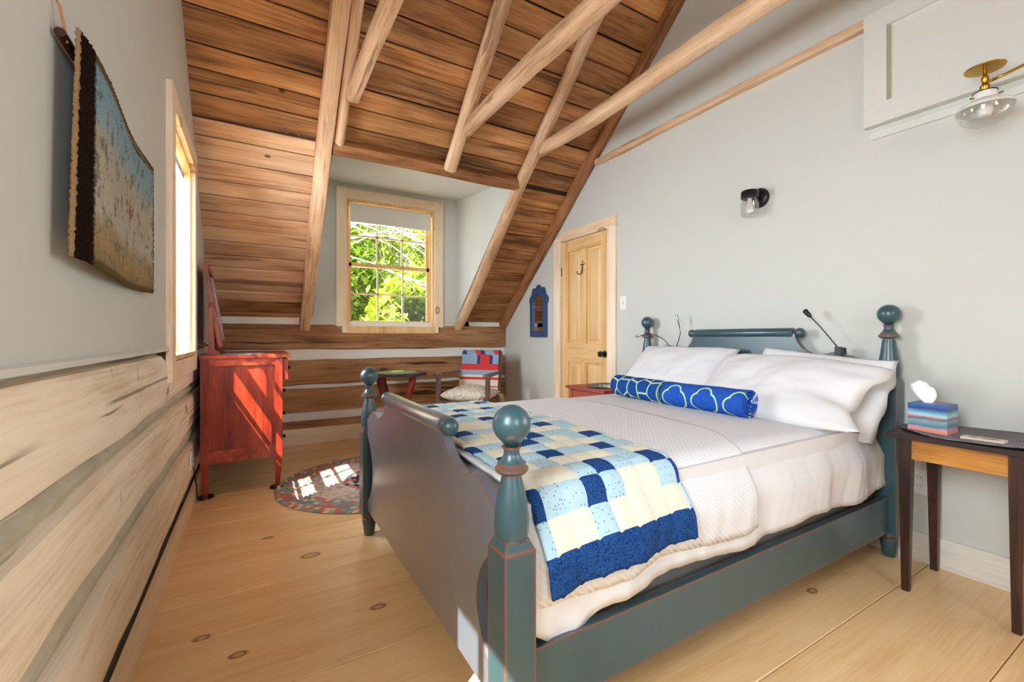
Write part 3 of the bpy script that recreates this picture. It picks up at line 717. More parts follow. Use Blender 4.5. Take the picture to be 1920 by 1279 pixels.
cloth('coverlet', 'textured white woven coverlet hanging over the near side of the bed', .58, 1.6, lambda u: -(.62+.325+.012*sin(u*9)), .93, .011, M['coverlet'], 70, 70, .018, 2.7, edge=cov_edge)
# patchwork quilt: faces take the cloth of their patch
def quilt_mats():
    out = []
    k = NT('navy_floral_cotton'); co = k.co(); v = k.n('ShaderNodeTexVoronoi', {'Vector': co, 'Scale': 170}, feature='DISTANCE_TO_EDGE').outputs['Distance']; n = k.noise(co, 120, 3)
    col = k.mix(k.step(k.math('ADD', v, k.math('MULTIPLY', n, .3)), .16, .34), lin((16, 40, 92)), lin((36, 82, 140))); k.bump(k.noise(co, 16, 3), .3, .008); out.append(k.done(col, .9, spec=.15))
    k = NT('pale_blue_sprig_cotton'); co = k.co(); v = k.n('ShaderNodeTexVoronoi', {'Vector': co, 'Scale': 92, 'Randomness': .6}).outputs['Distance']
    col = k.mix(k.step(v, .16, .27), lin((108, 136, 150)), lin((172, 202, 214))); k.bump(k.noise(co, 16, 3), .3, .008); out.append(k.done(col, .9, spec=.15))
    k = NT('cream_cotton'); co = k.co(); k.bump(k.math('ADD', k.noise(co, 16, 3), k.math('MULTIPLY', k.noise(co, 55, 2), .3)), .45, .008); out.append(k.done(k.mix(k.noise(co, 6, 3), lin((212, 208, 188)), lin((226, 223, 206))), .9, spec=.15))
    return out
QM = quilt_mats(); CELL = .072
QX0, QX1 = .598, 1.148
QS0, QS1 = -(.62+.295), .90
QROWS = ("PCCPCCCCP", "NPPNPCCPN", "CCCPNPPNP", "CCPCCCPCC", "PNPNPPNPP", "PCCPCCCPC", "NPPNPCPNP", "CCCPNPPCC", "CPCCPCCPC", "PNPPNPNPP")
def qcell(x, s):
    d = s-QS0
    if d < .085: return 0
    i = int((x-QX0+.036)/CELL); j = int((d-.085)/CELL)
    return 'NPC'.index(QROWS[j % 10][(i+(j//10)*3) % 9])
def quilt():
    xs = [QX0]; x = QX0-.036+CELL
    brk = []
    while x < QX1-.01: brk.append(x); x += CELL
    brk = [QX0]+brk+[QX1]; xs = []
    for a, b in zip(brk, brk[1:]):
        n = max(2, round((b-a)/CELL*6)); xs += [a+(b-a)*k/n for k in range(n)]
    xs.append(QX1)
    ss = [QS0]; d = [QS0+.085*k/7 for k in range(7)]; s = QS0+.085
    while s < QS1-.01:
        d += [s+CELL*k/6 for k in range(6)]; s += CELL
    ss = d+[s]
    bm = B()
    def puff(x, s):
        q = abs((((x-QX0+.036)/CELL) % 1)-.5); w = abs((((s-QS0-.085)/CELL) % 1)-.5) if s > QS0+.085 else .2
        return -.0035*(max(0, q-.40)/.1)-.0035*(max(0, w-.40)/.1)
    def P(x, s):
        fold = .0
        p = drape(x, s, .024+puff(x, s)+.0025*nz(x*14, s*14, 5), 0, .018, 2.7)
        if s < -.62:                                          # hangs a little lower and deeper near the foot post
            k = min(1, (-.62-s)/.3); p.y -= .010*k; t = max(0, 1-(x-QX0)/.22); p.z -= .035*k*t; p.y -= .015*k*math.exp(-((x-.80)/.09)**2); p.x += .03*k*t
            p.x += .02*k*max(0, (x-1.0)/.15)
        return p
    V = [[bm.verts.new(P(x, s)) for s in ss] for x in xs]
    for i in range(len(xs)-1):
        for j in range(len(ss)-1):
            f = bm.faces.new((V[i][j], V[i+1][j], V[i+1][j+1], V[i][j+1])); f.material_index = qcell((xs[i]+xs[i+1])/2, (ss[j]+ss[j+1])/2)
    o = obj('patchwork_quilt', bm, QM, None, smooth='all', pivot=(.87, BC, TOP)); solid(o, .009, 1)
    tag(o, 'navy, pale blue and cream patchwork quilt laid across the foot of the bed', 'quilt')
quilt()
# pillows: local X = width, Y = depth towards the sleeper, Z = thickness
def pillow_bm(w, d, t, seed, flange=0.0, n=36):
    bm = B()
    for side in (1, -1):
        def f(u, v, side=side):
            a, b = u*2-1, v*2-1
            e = (1-abs(a)**2.6)*(1-abs(b)**2.6); e = max(e, 0)**.42
            px = a*w/2*(1-.045*(1-b*b)); py = b*d/2*(1-.05*(1-a*a))
            wr = .017*nz(px*8+seed, py*8, seed)+.008*nz(px*22+seed, py*17, side)
            z = side*(t/2*e)+wr*e
            if flange and a > .72:                            # loose open end of the case
                k = (a-.72)/.28; z = z*(1-.35*k)+k*.028*sin(py*22+seed)+k*.016*sin(py*43); px += k*flange*(1+.35*sin(py*15+seed))
            return Vector((px, py, z))
        grid(bm, n, n, f)
    bmesh.ops.remove_doubles(bm, verts=bm.verts, dist=.0008)
    return bm
def pillow(label, loc, rot, w, d, t, seed, flange=0.0):
    o = obj('pillow', pillow_bm(w, d, t, seed, flange), M['pillow'], None, world=False, smooth='all')
    o.location = loc; o.rotation_euler = rot; return tag(o, label, 'pillow', 'white bed pillows')
def prot(yaw, lean, roll=0.0):   # local Y up the lean, local X across the bed towards the camera
    m = Matrix.Rotation(yaw, 3, 'Z') @ Matrix(((0, cos(lean), -sin(lean)), (-1, 0, 0), (0, sin(lean), cos(lean))))
    return (m @ Matrix.Rotation(roll, 3, 'Z')).to_euler()
pillow('white pillow leaning on the headboard at the far side of the bed', (2.395, 1.975, .818), prot(0, radians(44)), .74, .45, .15, 3.1)
pillow('plump white pillow in front on the near side of the bed', (2.285, 1.30, .792), prot(.05, radians(38), radians(-2)), .66, .46, .17, 5.7, .12)
pillow('white pillow standing against the headboard behind the front pillow', (2.505, 1.215, .782), prot(0, radians(60), radians(-6)), .62, .42, .13, 8.2, .05)
# rolled beach towels
def towel_mat(kind):
    k = NT('towel_'+kind); uv = k.co('UV')
    if kind == 'giraffe':
        v = k.n('ShaderNodeTexVoronoi', {'Vector': k.map(uv, (11, 11, 1)), 'Scale': 1.0, 'Randomness': .7}, feature='DISTANCE_TO_EDGE', voronoi_dimensions='2D').outputs['Distance']
        m = k.math('SUBTRACT', 1.0, k.step(v, .04, .065)); col = k.mix(m, k.mix(k.noise(uv, 60), lin((20, 58, 122)), lin((34, 86, 158))), lin((184, 212, 176)))
    else:
        s = k.n('ShaderNodeSeparateXYZ', {0: k.map(uv, (5.6, 5.6, 1))}); x, y = s.outputs[0], s.outputs[1]
        row = k.math('FLOOR', y); x = k.math('ADD', x, k.math('MULTIPLY', k.math('MODULO', k.math('ABSOLUTE', row), 2.0), .5))
        fx_ = k.math('ABSOLUTE', k.math('SUBTRACT', k.math('FRACT', x), .5)); fy_ = k.math('ABSOLUTE', k.math('SUBTRACT', k.math('FRACT', y), .5))
        def D(ax, ay):
            a = k.math('SUBTRACT', fx_, ax); b = k.math('SUBTRACT', fy_, ay)
            return k.math('SQRT', k.math('ADD', k.math('MULTIPLY', a, a), k.math('MULTIPLY', b, b)))
        d = k.math('MINIMUM', D(.17, 0.0), D(0.0, .17))
        m = k.math('SUBTRACT', 1.0, k.step(k.math('ABSOLUTE', k.math('SUBTRACT', d, .235)), .016, .028))
        odd = k.math('MODULO', k.math('ABSOLUTE', row), 2.0)
        col = k.mix(m, k.mix(k.noise(uv, 60), lin((30, 68, 160)), lin((48, 98, 190))), k.mix(odd, lin((182, 226, 150)), lin((190, 208, 240))))
    k.bump(k.noise(k.co(), 240, 2), .4, .004); return k.done(col, 1.0, spec=.1)
def towel(label, a, b, R, kind, seed):
    a, b = Vector(a), Vector(b); ax = (b-a); L = ax.length; ax.normalize(); up = Vector((0, 0, 1)); sd = ax.cross(up).normalized(); c0 = (a+b)/2
    bm = B(); turns = 3.2; n = 110
    def f(u, v):
        th = u*turns*2*pi; r = R*(1-.76*u)+.003*nz(v*6+seed, u*8); fl = .006*sin(v*pi*3+seed)*(1-u)
        p = a+ax*(L*v+.012*u*(v-.5)*0+.010*nz(u*9, seed, v)*(1 if v in (0, 1) else 0))
        return p+sd*cos(th-1.9)*r*1.04+up*(sin(th-1.9)*r*.95+fl*.3)-c0
    grid(bm, n, 12, f, uv=lambda u, v: (v*L, u*turns*2*pi*R*.8))
    o = obj('rolled_towel', bm, towel_mat(kind), None, world=False, smooth='all'); o.location = c0; solid(o, .008, 0); tag(o, label, 'towel', 'rolled towels in front of the pillows')
towel('rolled dark blue towel with pale green netted pattern at the far side', (2.095, 2.16, .733), (2.035, 1.72, .733), .072, 'giraffe', 1)
towel('rolled bright blue towel with cloud-shaped outlines near the front pillow', (2.030, 1.705, .733), (2.045, 1.235, .733), .071, 'cloud', 2)

# ================================================================== FURNITURE
# ---- red dresser with tilting mirror on the left wall
DX0, DX1, DY0, DY1, DZ = -.298, .172, 3.45, 4.36, .928
dr = thing('dresser', 'red-stained cherry dresser with tapered legs and tilting mirror under the roof slope', 'dresser', ((DX0+DX1)/2, (DY0+DY1)/2, .012))
for x in (DX0+.022, DX1-.022):
    for y in (DY0+.022, DY1-.022):
        bm = B(); taper(bm, (x, y, .225), (.022, .022), (x, y, DZ-.022), (.022, .022)); taper(bm, (x+(.007 if x < 0 else -.007), y+(.005 if y < 4 else -.005), .012), (.014, .015), (x, y, .225), (.022, .022))
        obj('leg', bm, M['cherry'], dr)
for y0, y1 in ((DY0+.004, DY0+.026), (DY1-.026, DY1-.004)):
    sp = obj('side_panel', bx(DX0+.03, DX1-.03, y0+.010, y1-.004, .24, DZ-.03), M['cherry'], dr)
    obj('side_rail', bx(DX0+.044, DX1-.044, y0, y1, DZ-.072, DZ-.022), M['cherry_x'], dr, bevel=.002); obj('side_rail', bx(DX0+.044, DX1-.044, y0, y1, .222, .305), M['cherry_x'], dr, bevel=.002)
obj('back', bx(DX0, DX0+.01, DY0+.04, DY1-.04, .23, DZ-.03), M['cherry'], dr)
obj('top', bx(DX0-.004, DX1+.055, DY0-.008, DY1+.008, DZ-.022, DZ), M['cherry_x'], dr, bevel=.004)
zz = [(.235, .40, 0), (.405, .57, 0), (.575, .735, 0), (.75, .895, .032)]
for z0, z1, o_ in zz:
    d = obj('drawer', bx(DX1-.06, DX1+.004+o_, DY0+(.044 if not o_ else .012), DY1-(.044 if not o_ else .012), z0, z1), M['cherry'], dr, bevel=.004 if not o_ else .012, seg=3)
    for y in (DY0+.20, DY1-.20):
        obj('knob', lathe(B(), [(.007, 0), (.006, .010), (.013, .016), (.014, .022), (.010, .028), (0, .029)], 14, Matrix.Translation((DX1+.003+o_, y, (z0+z1)/2)) @ Matrix.Rotation(pi/2, 4, 'Y')), M['black'], d, smooth=40)
    obj('drawer_divider', bx(DX1-.05, DX1-.004, DY0+.044, DY1-.044, z0-.006, z0), M['cherry'], dr)
MY0, MY1 = 3.60, 4.16
for y in (MY0, MY1):
    mp = obj('mirror_post', prism(B(), [(-.262, DZ), (-.190, DZ), (-.205, DZ+.02), (-.228, DZ+.035), (-.232, DZ+.09), (-.238, DZ+.30), (-.238, DZ+.40), (-.256, DZ+.41), (-.260, DZ+.30), (-.262, DZ+.09), (-.268, DZ+.03)], 'Y', y-.014, y+.014), M['cherry'], dr, bevel=.003)
    obj('post_knob', lathe(B(), [(.009, -.022), (.015, -.019), (.015, .019), (.009, .022)], 14, Matrix.Translation((-.248, y, DZ+.335)) @ Matrix.Rotation(pi/2, 4, 'X')), M['cherry'], mp, smooth=40)
MT = Matrix.Translation((-.243, (MY0+MY1)/2, DZ+.335)) @ Matrix.Rotation(radians(-9), 4, 'Y')
hw, hh = (MY1-MY0)/2-.022, .29
def mb(n, y0, y1, z0, z1, x0=-.012, x1=.012, m='cherry', p=None): return obj(n, bx(x0, x1, y0, y1, z0, z1, mat=MT), M[m], p or dr, bevel=.003)
mfr = mb('mirror_frame', -hw, hw, -hh, -hh+.045); mb('frame_rail', -hw, hw, hh-.045, hh, p=mfr); mb('frame_stile', -hw, -hw+.045, -hh+.045, hh-.045, p=mfr); mb('frame_stile', hw-.045, hw, -hh+.045, hh-.045, p=mfr)
obj('backing', bx(-.010, -.006, -hw+.03, hw-.03, -hh+.03, hh-.03, mat=MT), M['darkwood'], mfr); obj('mirror_glass', bx(-.006, .002, -hw+.04, hw-.04, -hh+.04, hh-.04, mat=MT), M['mirror'], mfr)
# round cloth on the dresser
def disc_bm(cx, cy, z, rx, ry, t, n=40, wav=0.0, seed=0, rings=6):
    bm = B(); R = []
    for k in range(rings+1):
        q = k/rings; ring = []
        for i in range(n):
            a = 2*pi*i/n; w = wav*q*q*(1+sin(3*a+seed)+.5*sin(7*a+seed*2))/2
            ring.append(bm.verts.new((cx+rx*q*cos(a), cy+ry*q*sin(a), z+t+w)) if q > 0 else None)
        R.append(ring)
    c = bm.verts.new((cx, cy, z+t)); 
    for i in range(n): bm.faces.new((c, R[1][i], R[1][(i+1) % n]))
    for k in range(1, rings):
        for i in range(n): bm.faces.new((R[k][i], R[k+1][i], R[k+1][(i+1) % n], R[k][(i+1) % n]))
    return bm
M['doily'] = fabric('blue_grey_doily', (120, 140, 160), 200, .4, .3)
o = obj('doily', disc_bm(-.065, 3.66, DZ+.001, .135, .15, .003, seed=1), M['doily'], None, smooth='all', pivot=(-.065, 3.66, DZ)); solid(o, .003); tag(o, 'blue-grey lacy round cloth lying on the red dresser', 'doily')
for x, y, lb in ((DX0+.030, DY0+.028, 'black rubber coaster under the dresser leg nearest the wall'), (DX1-.030, DY0+.028, 'black rubber coaster under the dresser leg beside the braided rug')):
    o = obj('furniture_coaster', lathe(B(), [(.046, 0), (.048, .004), (.046, .012), (.036, .014), (.034, .0115), (0, .0115)], 28, Matrix.Translation((x, y, 0))), M['black'], None, smooth=40, pivot=(x, y, 0)); tag(o, lb, 'coaster', 'coasters under the dresser legs')
def plate(label, x, y, z, w, h, sgn, kind='outlet'):
    t = thing('wall_outlet' if kind == 'outlet' else 'light_switch', label, kind, (x, y, z))
    obj('cover_plate', bx(x, x+sgn*.006, y-w/2, y+w/2, z-h/2, z+h/2), M['plastic_white'], t, bevel=.002)
    if kind == 'outlet':
        for dz in (-.02, .02):
            r = obj('receptacle', bx(x+sgn*.006, x+sgn*.009, y-.016, y+.016, z+dz-.013, z+dz+.013), M['plastic_white'], t, bevel=.001)
            obj('slot', bx(x+sgn*.0088, x+sgn*.0095, y-.007, y-.005, z+dz-.004, z+dz+.005), M['black'], r); obj('slot', bx(x+sgn*.0088, x+sgn*.0095, y+.005, y+.007, z+dz-.004, z+dz+.005), M['black'], r)
    else: obj('toggle', bx(x+sgn*.006, x+sgn*.020, y-.005, y+.005, z-.010, z+.014), M['plastic_white'], t, bevel=.001)
plate('white outlet on the pale log wall beside the dresser', -.332, 3.30, .30, .075, .115, 1)
o = obj('power_cord', tube(B(), [(-.32, 3.32, .25), (-.312, 3.34, .18), (-.308, 3.36, .12), (-.306, 3.38, .05), (-.300, 3.42, .008), (-.27, 3.8, .006)], .0035, 8), M['iron'], None, smooth='all', pivot=(-.31, 3.36, 0)); tag(o, 'thin dark cord running down the baseboard behind the dresser', 'cord')
plate('white outlet low on the right wall left of the door', XR, 4.24, .40, .07, .115, -1)
plate('white outlet on the right wall behind the nightstand legs', XR, .815, .37, .07, .115, -1)
plate('white light switch to the right of the pine door', XR, 2.735, 1.335, .072, .115, -1, 'switch')

# ---- braided oval rug
def rug_mat():
    k = NT('braided_wool'); uv = k.co('UV'); sp = k.n('ShaderNodeSeparateXYZ', {0: uv}); u, v = sp.outputs[0], sp.outputs[1]
    ring = k.math('FLOOR', k.math('ADD', v, .001))
    ph = k.math('FRACT', k.math('ADD', k.math('ADD', u, k.math('MULTIPLY', v, .9)), k.math('MULTIPLY', ring, .37)))
    cid = k.math('FLOOR', k.math('ADD', k.math('ADD', u, k.math('MULTIPLY', v, .9)), k.math('MULTIPLY', ring, .37)))
    wn = k.n('ShaderNodeTexWhiteNoise', {'Vector': k.n('ShaderNodeCombineXYZ', {0: cid, 1: ring}).outputs[0]}, noise_dimensions='2D').outputs[0]
    outer = k.ramp(wn, [(0, lin((196, 112, 96))), (.36, lin((150, 156, 146))), (.62, lin((124, 138, 142))), (.85, lin((214, 190, 160)))]); inner = k.ramp(wn, [(0, lin((206, 190, 170))), (.5, lin((188, 176, 166))), (.8, lin((172, 150, 140)))]); core = k.ramp(wn, [(0, lin((60, 66, 72))), (.4, lin((176, 184, 182))), (.75, lin((196, 120, 110)))])
    for r in (outer, inner, core): r.node.color_ramp.interpolation = 'CONSTANT'
    col = k.mix(k.math('GREATER_THAN', v, 16.0), inner, outer); col = k.mix(k.math('LESS_THAN', v, 9.0), col, core)
    h = k.math('SINE', k.math('MULTIPLY', ph, pi)); k.bump(k.math('ADD', h, k.math('MULTIPLY', k.noise(k.co(), 200), .4)), .8, .006)
    return k.done(col, .95, spec=.15)
def braided_rug():
    bm = B(); NR = 22; n = 160; L = bm.loops.layers.uv.new('UVMap'); cx, cy, A, Bb = .85, 3.30, .735, .655
    rows = []
    for q in range(NR*4+1):
        t = q/(NR*4); rad = .0+t; prof = .012*abs(sin(pi*q/4))**.6+.004
        rows.append([bm.verts.new((cx+(A-Bb)*(1 if 1 else 0)*cos(2*pi*i/n)*min(1, rad*1.0)+Bb*rad*cos(2*pi*i/n), cy+Bb*rad*sin(2*pi*i/n), prof)) for i in range(n)])
    for q in range(NR*4):
        for i in range(n):
            f = bm.faces.new((rows[q][i], rows[q+1][i], rows[q+1][(i+1) % n], rows[q][(i+1) % n])); ringi = q//4; cnt = max(6, round(2*pi*.7*((ringi+.5)/NR)/.034))
            for lp, (a, b) in zip(f.loops, ((q, i), (q+1, i), (q+1, i+1), (q, i+1))): lp[L].uv = (b/n*cnt, ringi+(a-ringi*4)/4)
    bmesh.ops.remove_doubles(bm, verts=rows[0], dist=.003)
    o = obj('braided_rug', bm, rug_mat(), None, smooth='all', pivot=(cx, cy, 0)); tag(o, 'oval braided rug in red, grey and beige on the pine floor', 'rug')
braided_rug()

# ---- hooked wall rug on the left wall
def hooked_mat():
    k = NT('hooked_wool_picture'); uv = k.co('UV'); sp = k.n('ShaderNodeSeparateXYZ', {0: uv}); u, v = sp.outputs[0], sp.outputs[1]
    n1 = k.noise(k.map(uv, (7, 3, 1)), 1.0, 4); n2 = k.noise(k.map(uv, (26, 9, 1)), 1.0, 3); n3 = k.noise(uv, 160, 2)
    vv = k.math('ADD', v, k.math('MULTIPLY', k.math('SUBTRACT', n1, .5), .28))
    col = k.ramp(vv, [(0, lin((150, 120, 70))), (.13, lin((186, 152, 92))), (.22, lin((176, 158, 122))), (.30, lin((206, 196, 176))), (.52, lin((204, 194, 170))), (.66, lin((190, 188, 172))), (.74, lin((150, 186, 200))), (1, lin((128, 174, 198)))])
    col = k.mix(k.math('MULTIPLY', k.step(n2, .54, .62), .75), col, lin((96, 104, 84)))
    col = k.mix(k.math('MULTIPLY', k.step(k.noise(k.map(uv, (30, 6, 1), (4, 9, 0)), 1.0, 3), .60, .66), .7), col, lin((196, 158, 110)))
    col = k.mix(k.math('MULTIPLY', k.step(k.noise(k.map(uv, (22, 8, 1), (14, 3, 0)), 1.0, 3), .64, .69), .8), col, lin((58, 72, 84)))
    du = k.math('ABSOLUTE', k.math('SUBTRACT', u, .62)); red = k.math('MULTIPLY', k.math('LESS_THAN', du, .012), k.math('MULTIPLY', k.math('GREATER_THAN', v, .42), k.math('LESS_THAN', v, .66)))
    col = k.mix(k.math('MULTIPLY', red, k.step(n2, .40, .5)), col, lin((196, 70, 78)))
    col = k.mix(k.math('MULTIPLY', n3, .35), col, k.mix(n3, lin((70, 60, 44)), lin((240, 234, 220))))
    edge = k.math('MINIMUM', k.math('MINIMUM', k.math('SUBTRACT', 1.0, v), k.math('SUBTRACT', 1.03, u)), k.math('ADD', v, .01))
    col = k.mix(k.math('SUBTRACT', 1.0, k.step(edge, .03, .06)), col, k.mix(n3, lin((92, 62, 34)), lin((130, 116, 76))))
    col = k.mix(k.math('SUBTRACT', 1.0, k.step(k.math('ADD', u, k.math('MULTIPLY', n3, .02)), .10, .13)), col, lin((34, 20, 14)))
    col = k.mix(k.math('SUBTRACT', 1.0, k.step(u, .010, .014)), col, lin((176, 142, 104)))
    k.bump(n3, 1.0, .008); return k.done(col, 1.0, spec=.1)
def hooked_rug():
    bm = B(); y0, y1, z0, z1 = 1.155, 2.02, 1.205, 1.655
    def f(u, v):
        y = y0+(y1-y0)*u; bow = .024*(1-u)**1.5+.006*sin(u*7)
        curl = max(0, 1-u/.10); x = XL+.018+bow-.012*curl*curl*(1-v*.6)
        z = z0+(z1-z0)*v-.010*(1-v)*sin(pi*u)
        return Vector((x+.004*nz(u*95, v*60), y+.018*v*(1-u), z))
    grid(bm, 150, 90, f, uv=lambda u, v: (u, v))
    t = thing('hooked_rug', 'shaggy hooked wool rug with a pale landscape hanging on the left wall', 'wall hanging', (XL+.02, (y0+y1)/2, z0))
    o = obj('rug_face', bm, hooked_mat(), t, smooth='all'); solid(o, .005, 0)
    obj('hanging_rod', lathe(B(), [(.009, 0), (.009, .84)], 12, Matrix.Translation((XL+.014, y0+.012, z1-.02)) @ Matrix.Rotation(-pi/2, 4, 'X')), M['darkwood'], t, smooth=40)
    obj('hanging_cord', tube(B(), [(XL+.02, y0+.03, z1-.03), (XL+.012, y0+.02, z1+.035), (XL+.004, y0+.015, z1+.05)], .0022, 6), plain('jute', (190, 130, 80), .9), t)
hooked_rug()

# ---- nightstand by the head of the bed
NX0, NX1, NY0, NY1, NZ = 2.285, 2.675, .385, .800, .652
ns = thing('nightstand', 'dark mahogany nightstand with a honey-coloured apron and splayed tapered legs', 'nightstand', ((NX0+NX1)/2, (NY0+NY1)/2, 0))
obj('top', bx(NX0, NX1, NY0, NY1, NZ-.020, NZ), M['darkwood_y'], ns, bevel=.004)
ix0, ix1, iy0, iy1 = NX0+.035, NX1-.02, NY0+.035, NY1-.035
for x, sx in ((ix0+.018, 0), (ix1-.018, 1)):
    for y, sy in ((iy0+.018, -1), (iy1-.018, 1)):
        bm = B(); taper(bm, (x+(.008 if sx else -.006), y-sy*.0, 0), (.012, .012), (x, y, .53), (.020, .020)); taper(bm, (x, y, .53), (.020, .020), (x, y, NZ-.02), (.020, .020)); obj('leg', bm, M['darkwood'], ns)
obj('apron', bx(ix0+.004, ix0+.020, iy0+.038, iy1-.038, .548, NZ-.02), M['honey'], ns, bevel=.001); obj('apron', bx(ix1-.02, ix1-.004, iy0+.038, iy1-.038, .548, NZ-.02), M['honey'], ns)
for y in (iy0+.006, iy1-.022): obj('apron', bx(ix0+.038, ix1-.038, y, y+.016, .548, NZ-.02), M['honey'], ns)
def mat_mat():
    k = NT('charcoal_placemat'); co = k.co(); w = k.n('ShaderNodeTexWave', {'Vector': co, 'Scale': 36, 'Distortion': .3}, wave_type='RINGS', rings_direction='Z'); k.bump(w.outputs['Fac'], .6, .003)
    return k.done(k.mix(w.outputs['Fac'], lin((88, 86, 90)), lin((136, 132, 136))), .8)
M['placemat'] = mat_mat()
o = obj('placemat', disc_bm(0, 0, 0, .185, .245, .002, wav=.007, seed=2.2, n=48), M['placemat'], None, world=False, smooth='all'); o.location = (2.472, .555, NZ+.001); solid(o, .003); tag(o, 'dark charcoal oval placemat curling over the nightstand top', 'placemat')
# tissue box
def tissue_mat():
    k = NT('painted_landscape_card'); co = k.co('Object'); sp = k.n('ShaderNodeSeparateXYZ', {0: co}); z = sp.outputs[2]
    n = k.noise(k.map(co, (6, 6, 26)), 1.0, 5, .65); f = k.math('ADD', k.math('MULTIPLY', z, 8.8), k.math('MULTIPLY', k.math('SUBTRACT', n, .5), .35))
    col = k.ramp(f, [(0, lin((220, 130, 90))), (.14, lin((206, 150, 156))), (.26, lin((60, 120, 150))), (.40, lin((130, 156, 162))), (.50, lin((58, 110, 118))), (.56, lin((196, 112, 124))), (.62, lin((178, 202, 214))), (.74, lin((96, 174, 190))), (.86, lin((52, 52, 130))), (.94, lin((40, 96, 160)))])
    return k.done(col, .35)
TB = (2.365, 2.485, .630, .752); tz0, tz1 = NZ+.006, NZ+.122
tb = thing('tissue_box', 'tissue box printed with a painted blue and pink landscape on the nightstand', 'tissue box', ((TB[0]+TB[1])/2, (TB[2]+TB[3])/2, tz0))
obj('carton', bx(TB[0], TB[1], TB[2], TB[3], tz0, tz1), tissue_mat(), tb, bevel=.002); obj('opening', disc_bm((TB[0]+TB[1])/2, (TB[2]+TB[3])/2, tz1, .022, .04, .0008, 24), plain('slot_film', (150, 148, 146), .3), tb)
bm = B(); tcx, tcy = (TB[0]+TB[1])/2-.005, (TB[2]+TB[3])/2+.01
def ft(u, v):
    a = u*2-1; w = .010+.046*v**.8*(1-.35*v*v); bend = .02*v*v
    return Vector((tcx+.016*sin(a*5+v*2)*v-.005, tcy+a*w+bend*.6+.012*v, tz1+.088*v-.020*abs(a)**2*v+.004*sin(a*9)*v))
grid(bm, 22, 16, ft); o = obj('tissue', bm, fabric('tissue_paper', (246, 246, 246), 80, .3, .02), tb, smooth='all'); solid(o, .0012, 0)
ck = thing('notepad', 'small cream booklet lying on the nightstand placemat', 'booklet', (2.40, .545, NZ+.006))
obj('pages', bx(2.352, 2.405, .475, .590, NZ+.006, NZ+.014), plain('cream_paper', (214, 200, 180), .6), ck, bevel=.001)
for q, (x, y) in enumerate(((2.378, .56), (2.376, .525), (2.38, .505))): obj('print_motif', disc_bm(x, y, NZ+.014, .010, .014, .0004, 12), plain('brown_print', (120, 96, 84), .6), ck)

# ---- small red chest beyond the bed
RX0, RX1, RY0, RY1, RZ = 2.27, 2.665, 2.50, 2.92, .645
M['redpaint'] = wood('red_painted_wood', (196, 110, 92), (176, 88, 70), (132, 62, 48), 'Y', 1.3, .3, 0, 4, .5, .06, .04)
rc = thing('bedside_chest', 'small brick-red painted chest with a carved fan between bed and door', 'chest', ((RX0+RX1)/2, (RY0+RY1)/2, 0))
obj('top', bx(RX0-.025, RX1+.012, RY0-.02, RY1+.02, RZ-.022, RZ), M['redpaint'], rc, bevel=.005, seg=3)
obj('body', bx(RX0+.012, RX1, RY0+.012, RY1-.012, .10, RZ-.022), M['redpaint'], rc)
for x in (RX0, RX1-.034):
    for y in (RY0, RY1-.034): obj('leg', bx(x, x+.034, y, y+.034, 0, RZ-.022), M['redpaint'], rc, bevel=.003)
for z0, z1 in ((.47, .615), (.30, .46), (.13, .29)):
    d = obj('drawer', bx(RX0+.002, RX0+.014, RY0+.04, RY1-.04, z0, z1), M['redpaint'], rc, bevel=.003)
    if z0 > .45:
        for q in range(7):
            a = radians(20+q*140/6); c = Vector((RX0+.001, (RY0+RY1)/2, z0+.045)); e = Vector((0, cos(a), sin(a)))
            obj('carved_rib', tube(B(), [c+e*.012, c+e*.030, c+e*.052], [.002, .0045, .002], 6), M['redpaint'], d)
    else: obj('knob', lathe(B(), [(.006, 0), (.013, .014), (.010, .022), (0, .023)], 12, Matrix.Translation((RX0+.002, (RY0+RY1)/2, (z0+z1)/2)) @ Matrix.Rotation(-pi/2, 4, 'Y')), M['redpaint'], d)
o = obj('placemat', disc_bm(0, 0, 0, .17, .17, .002, wav=.006, seed=4.0, n=40), M['placemat'], None, world=False, smooth='all'); o.location = (2.475, 2.68, RZ+.001); solid(o, .003); tag(o, 'charcoal round placemat on the small red chest', 'placemat')
k = NT('green_leaf_print'); co = k.co(); k.done(k.mix(k.step(k.noise(co, 40, 2), .48, .56), lin((232, 234, 222)), lin((78, 132, 66))), .5)
o = obj('coaster', bx(2.40, 2.50, 2.58, 2.70, RZ+.006, RZ+.016), k.m, None, bevel=.002, pivot=(2.45, 2.64, RZ+.006)); tag(o, 'green and white leaf-print coaster on the placemat of the red chest', 'coaster')

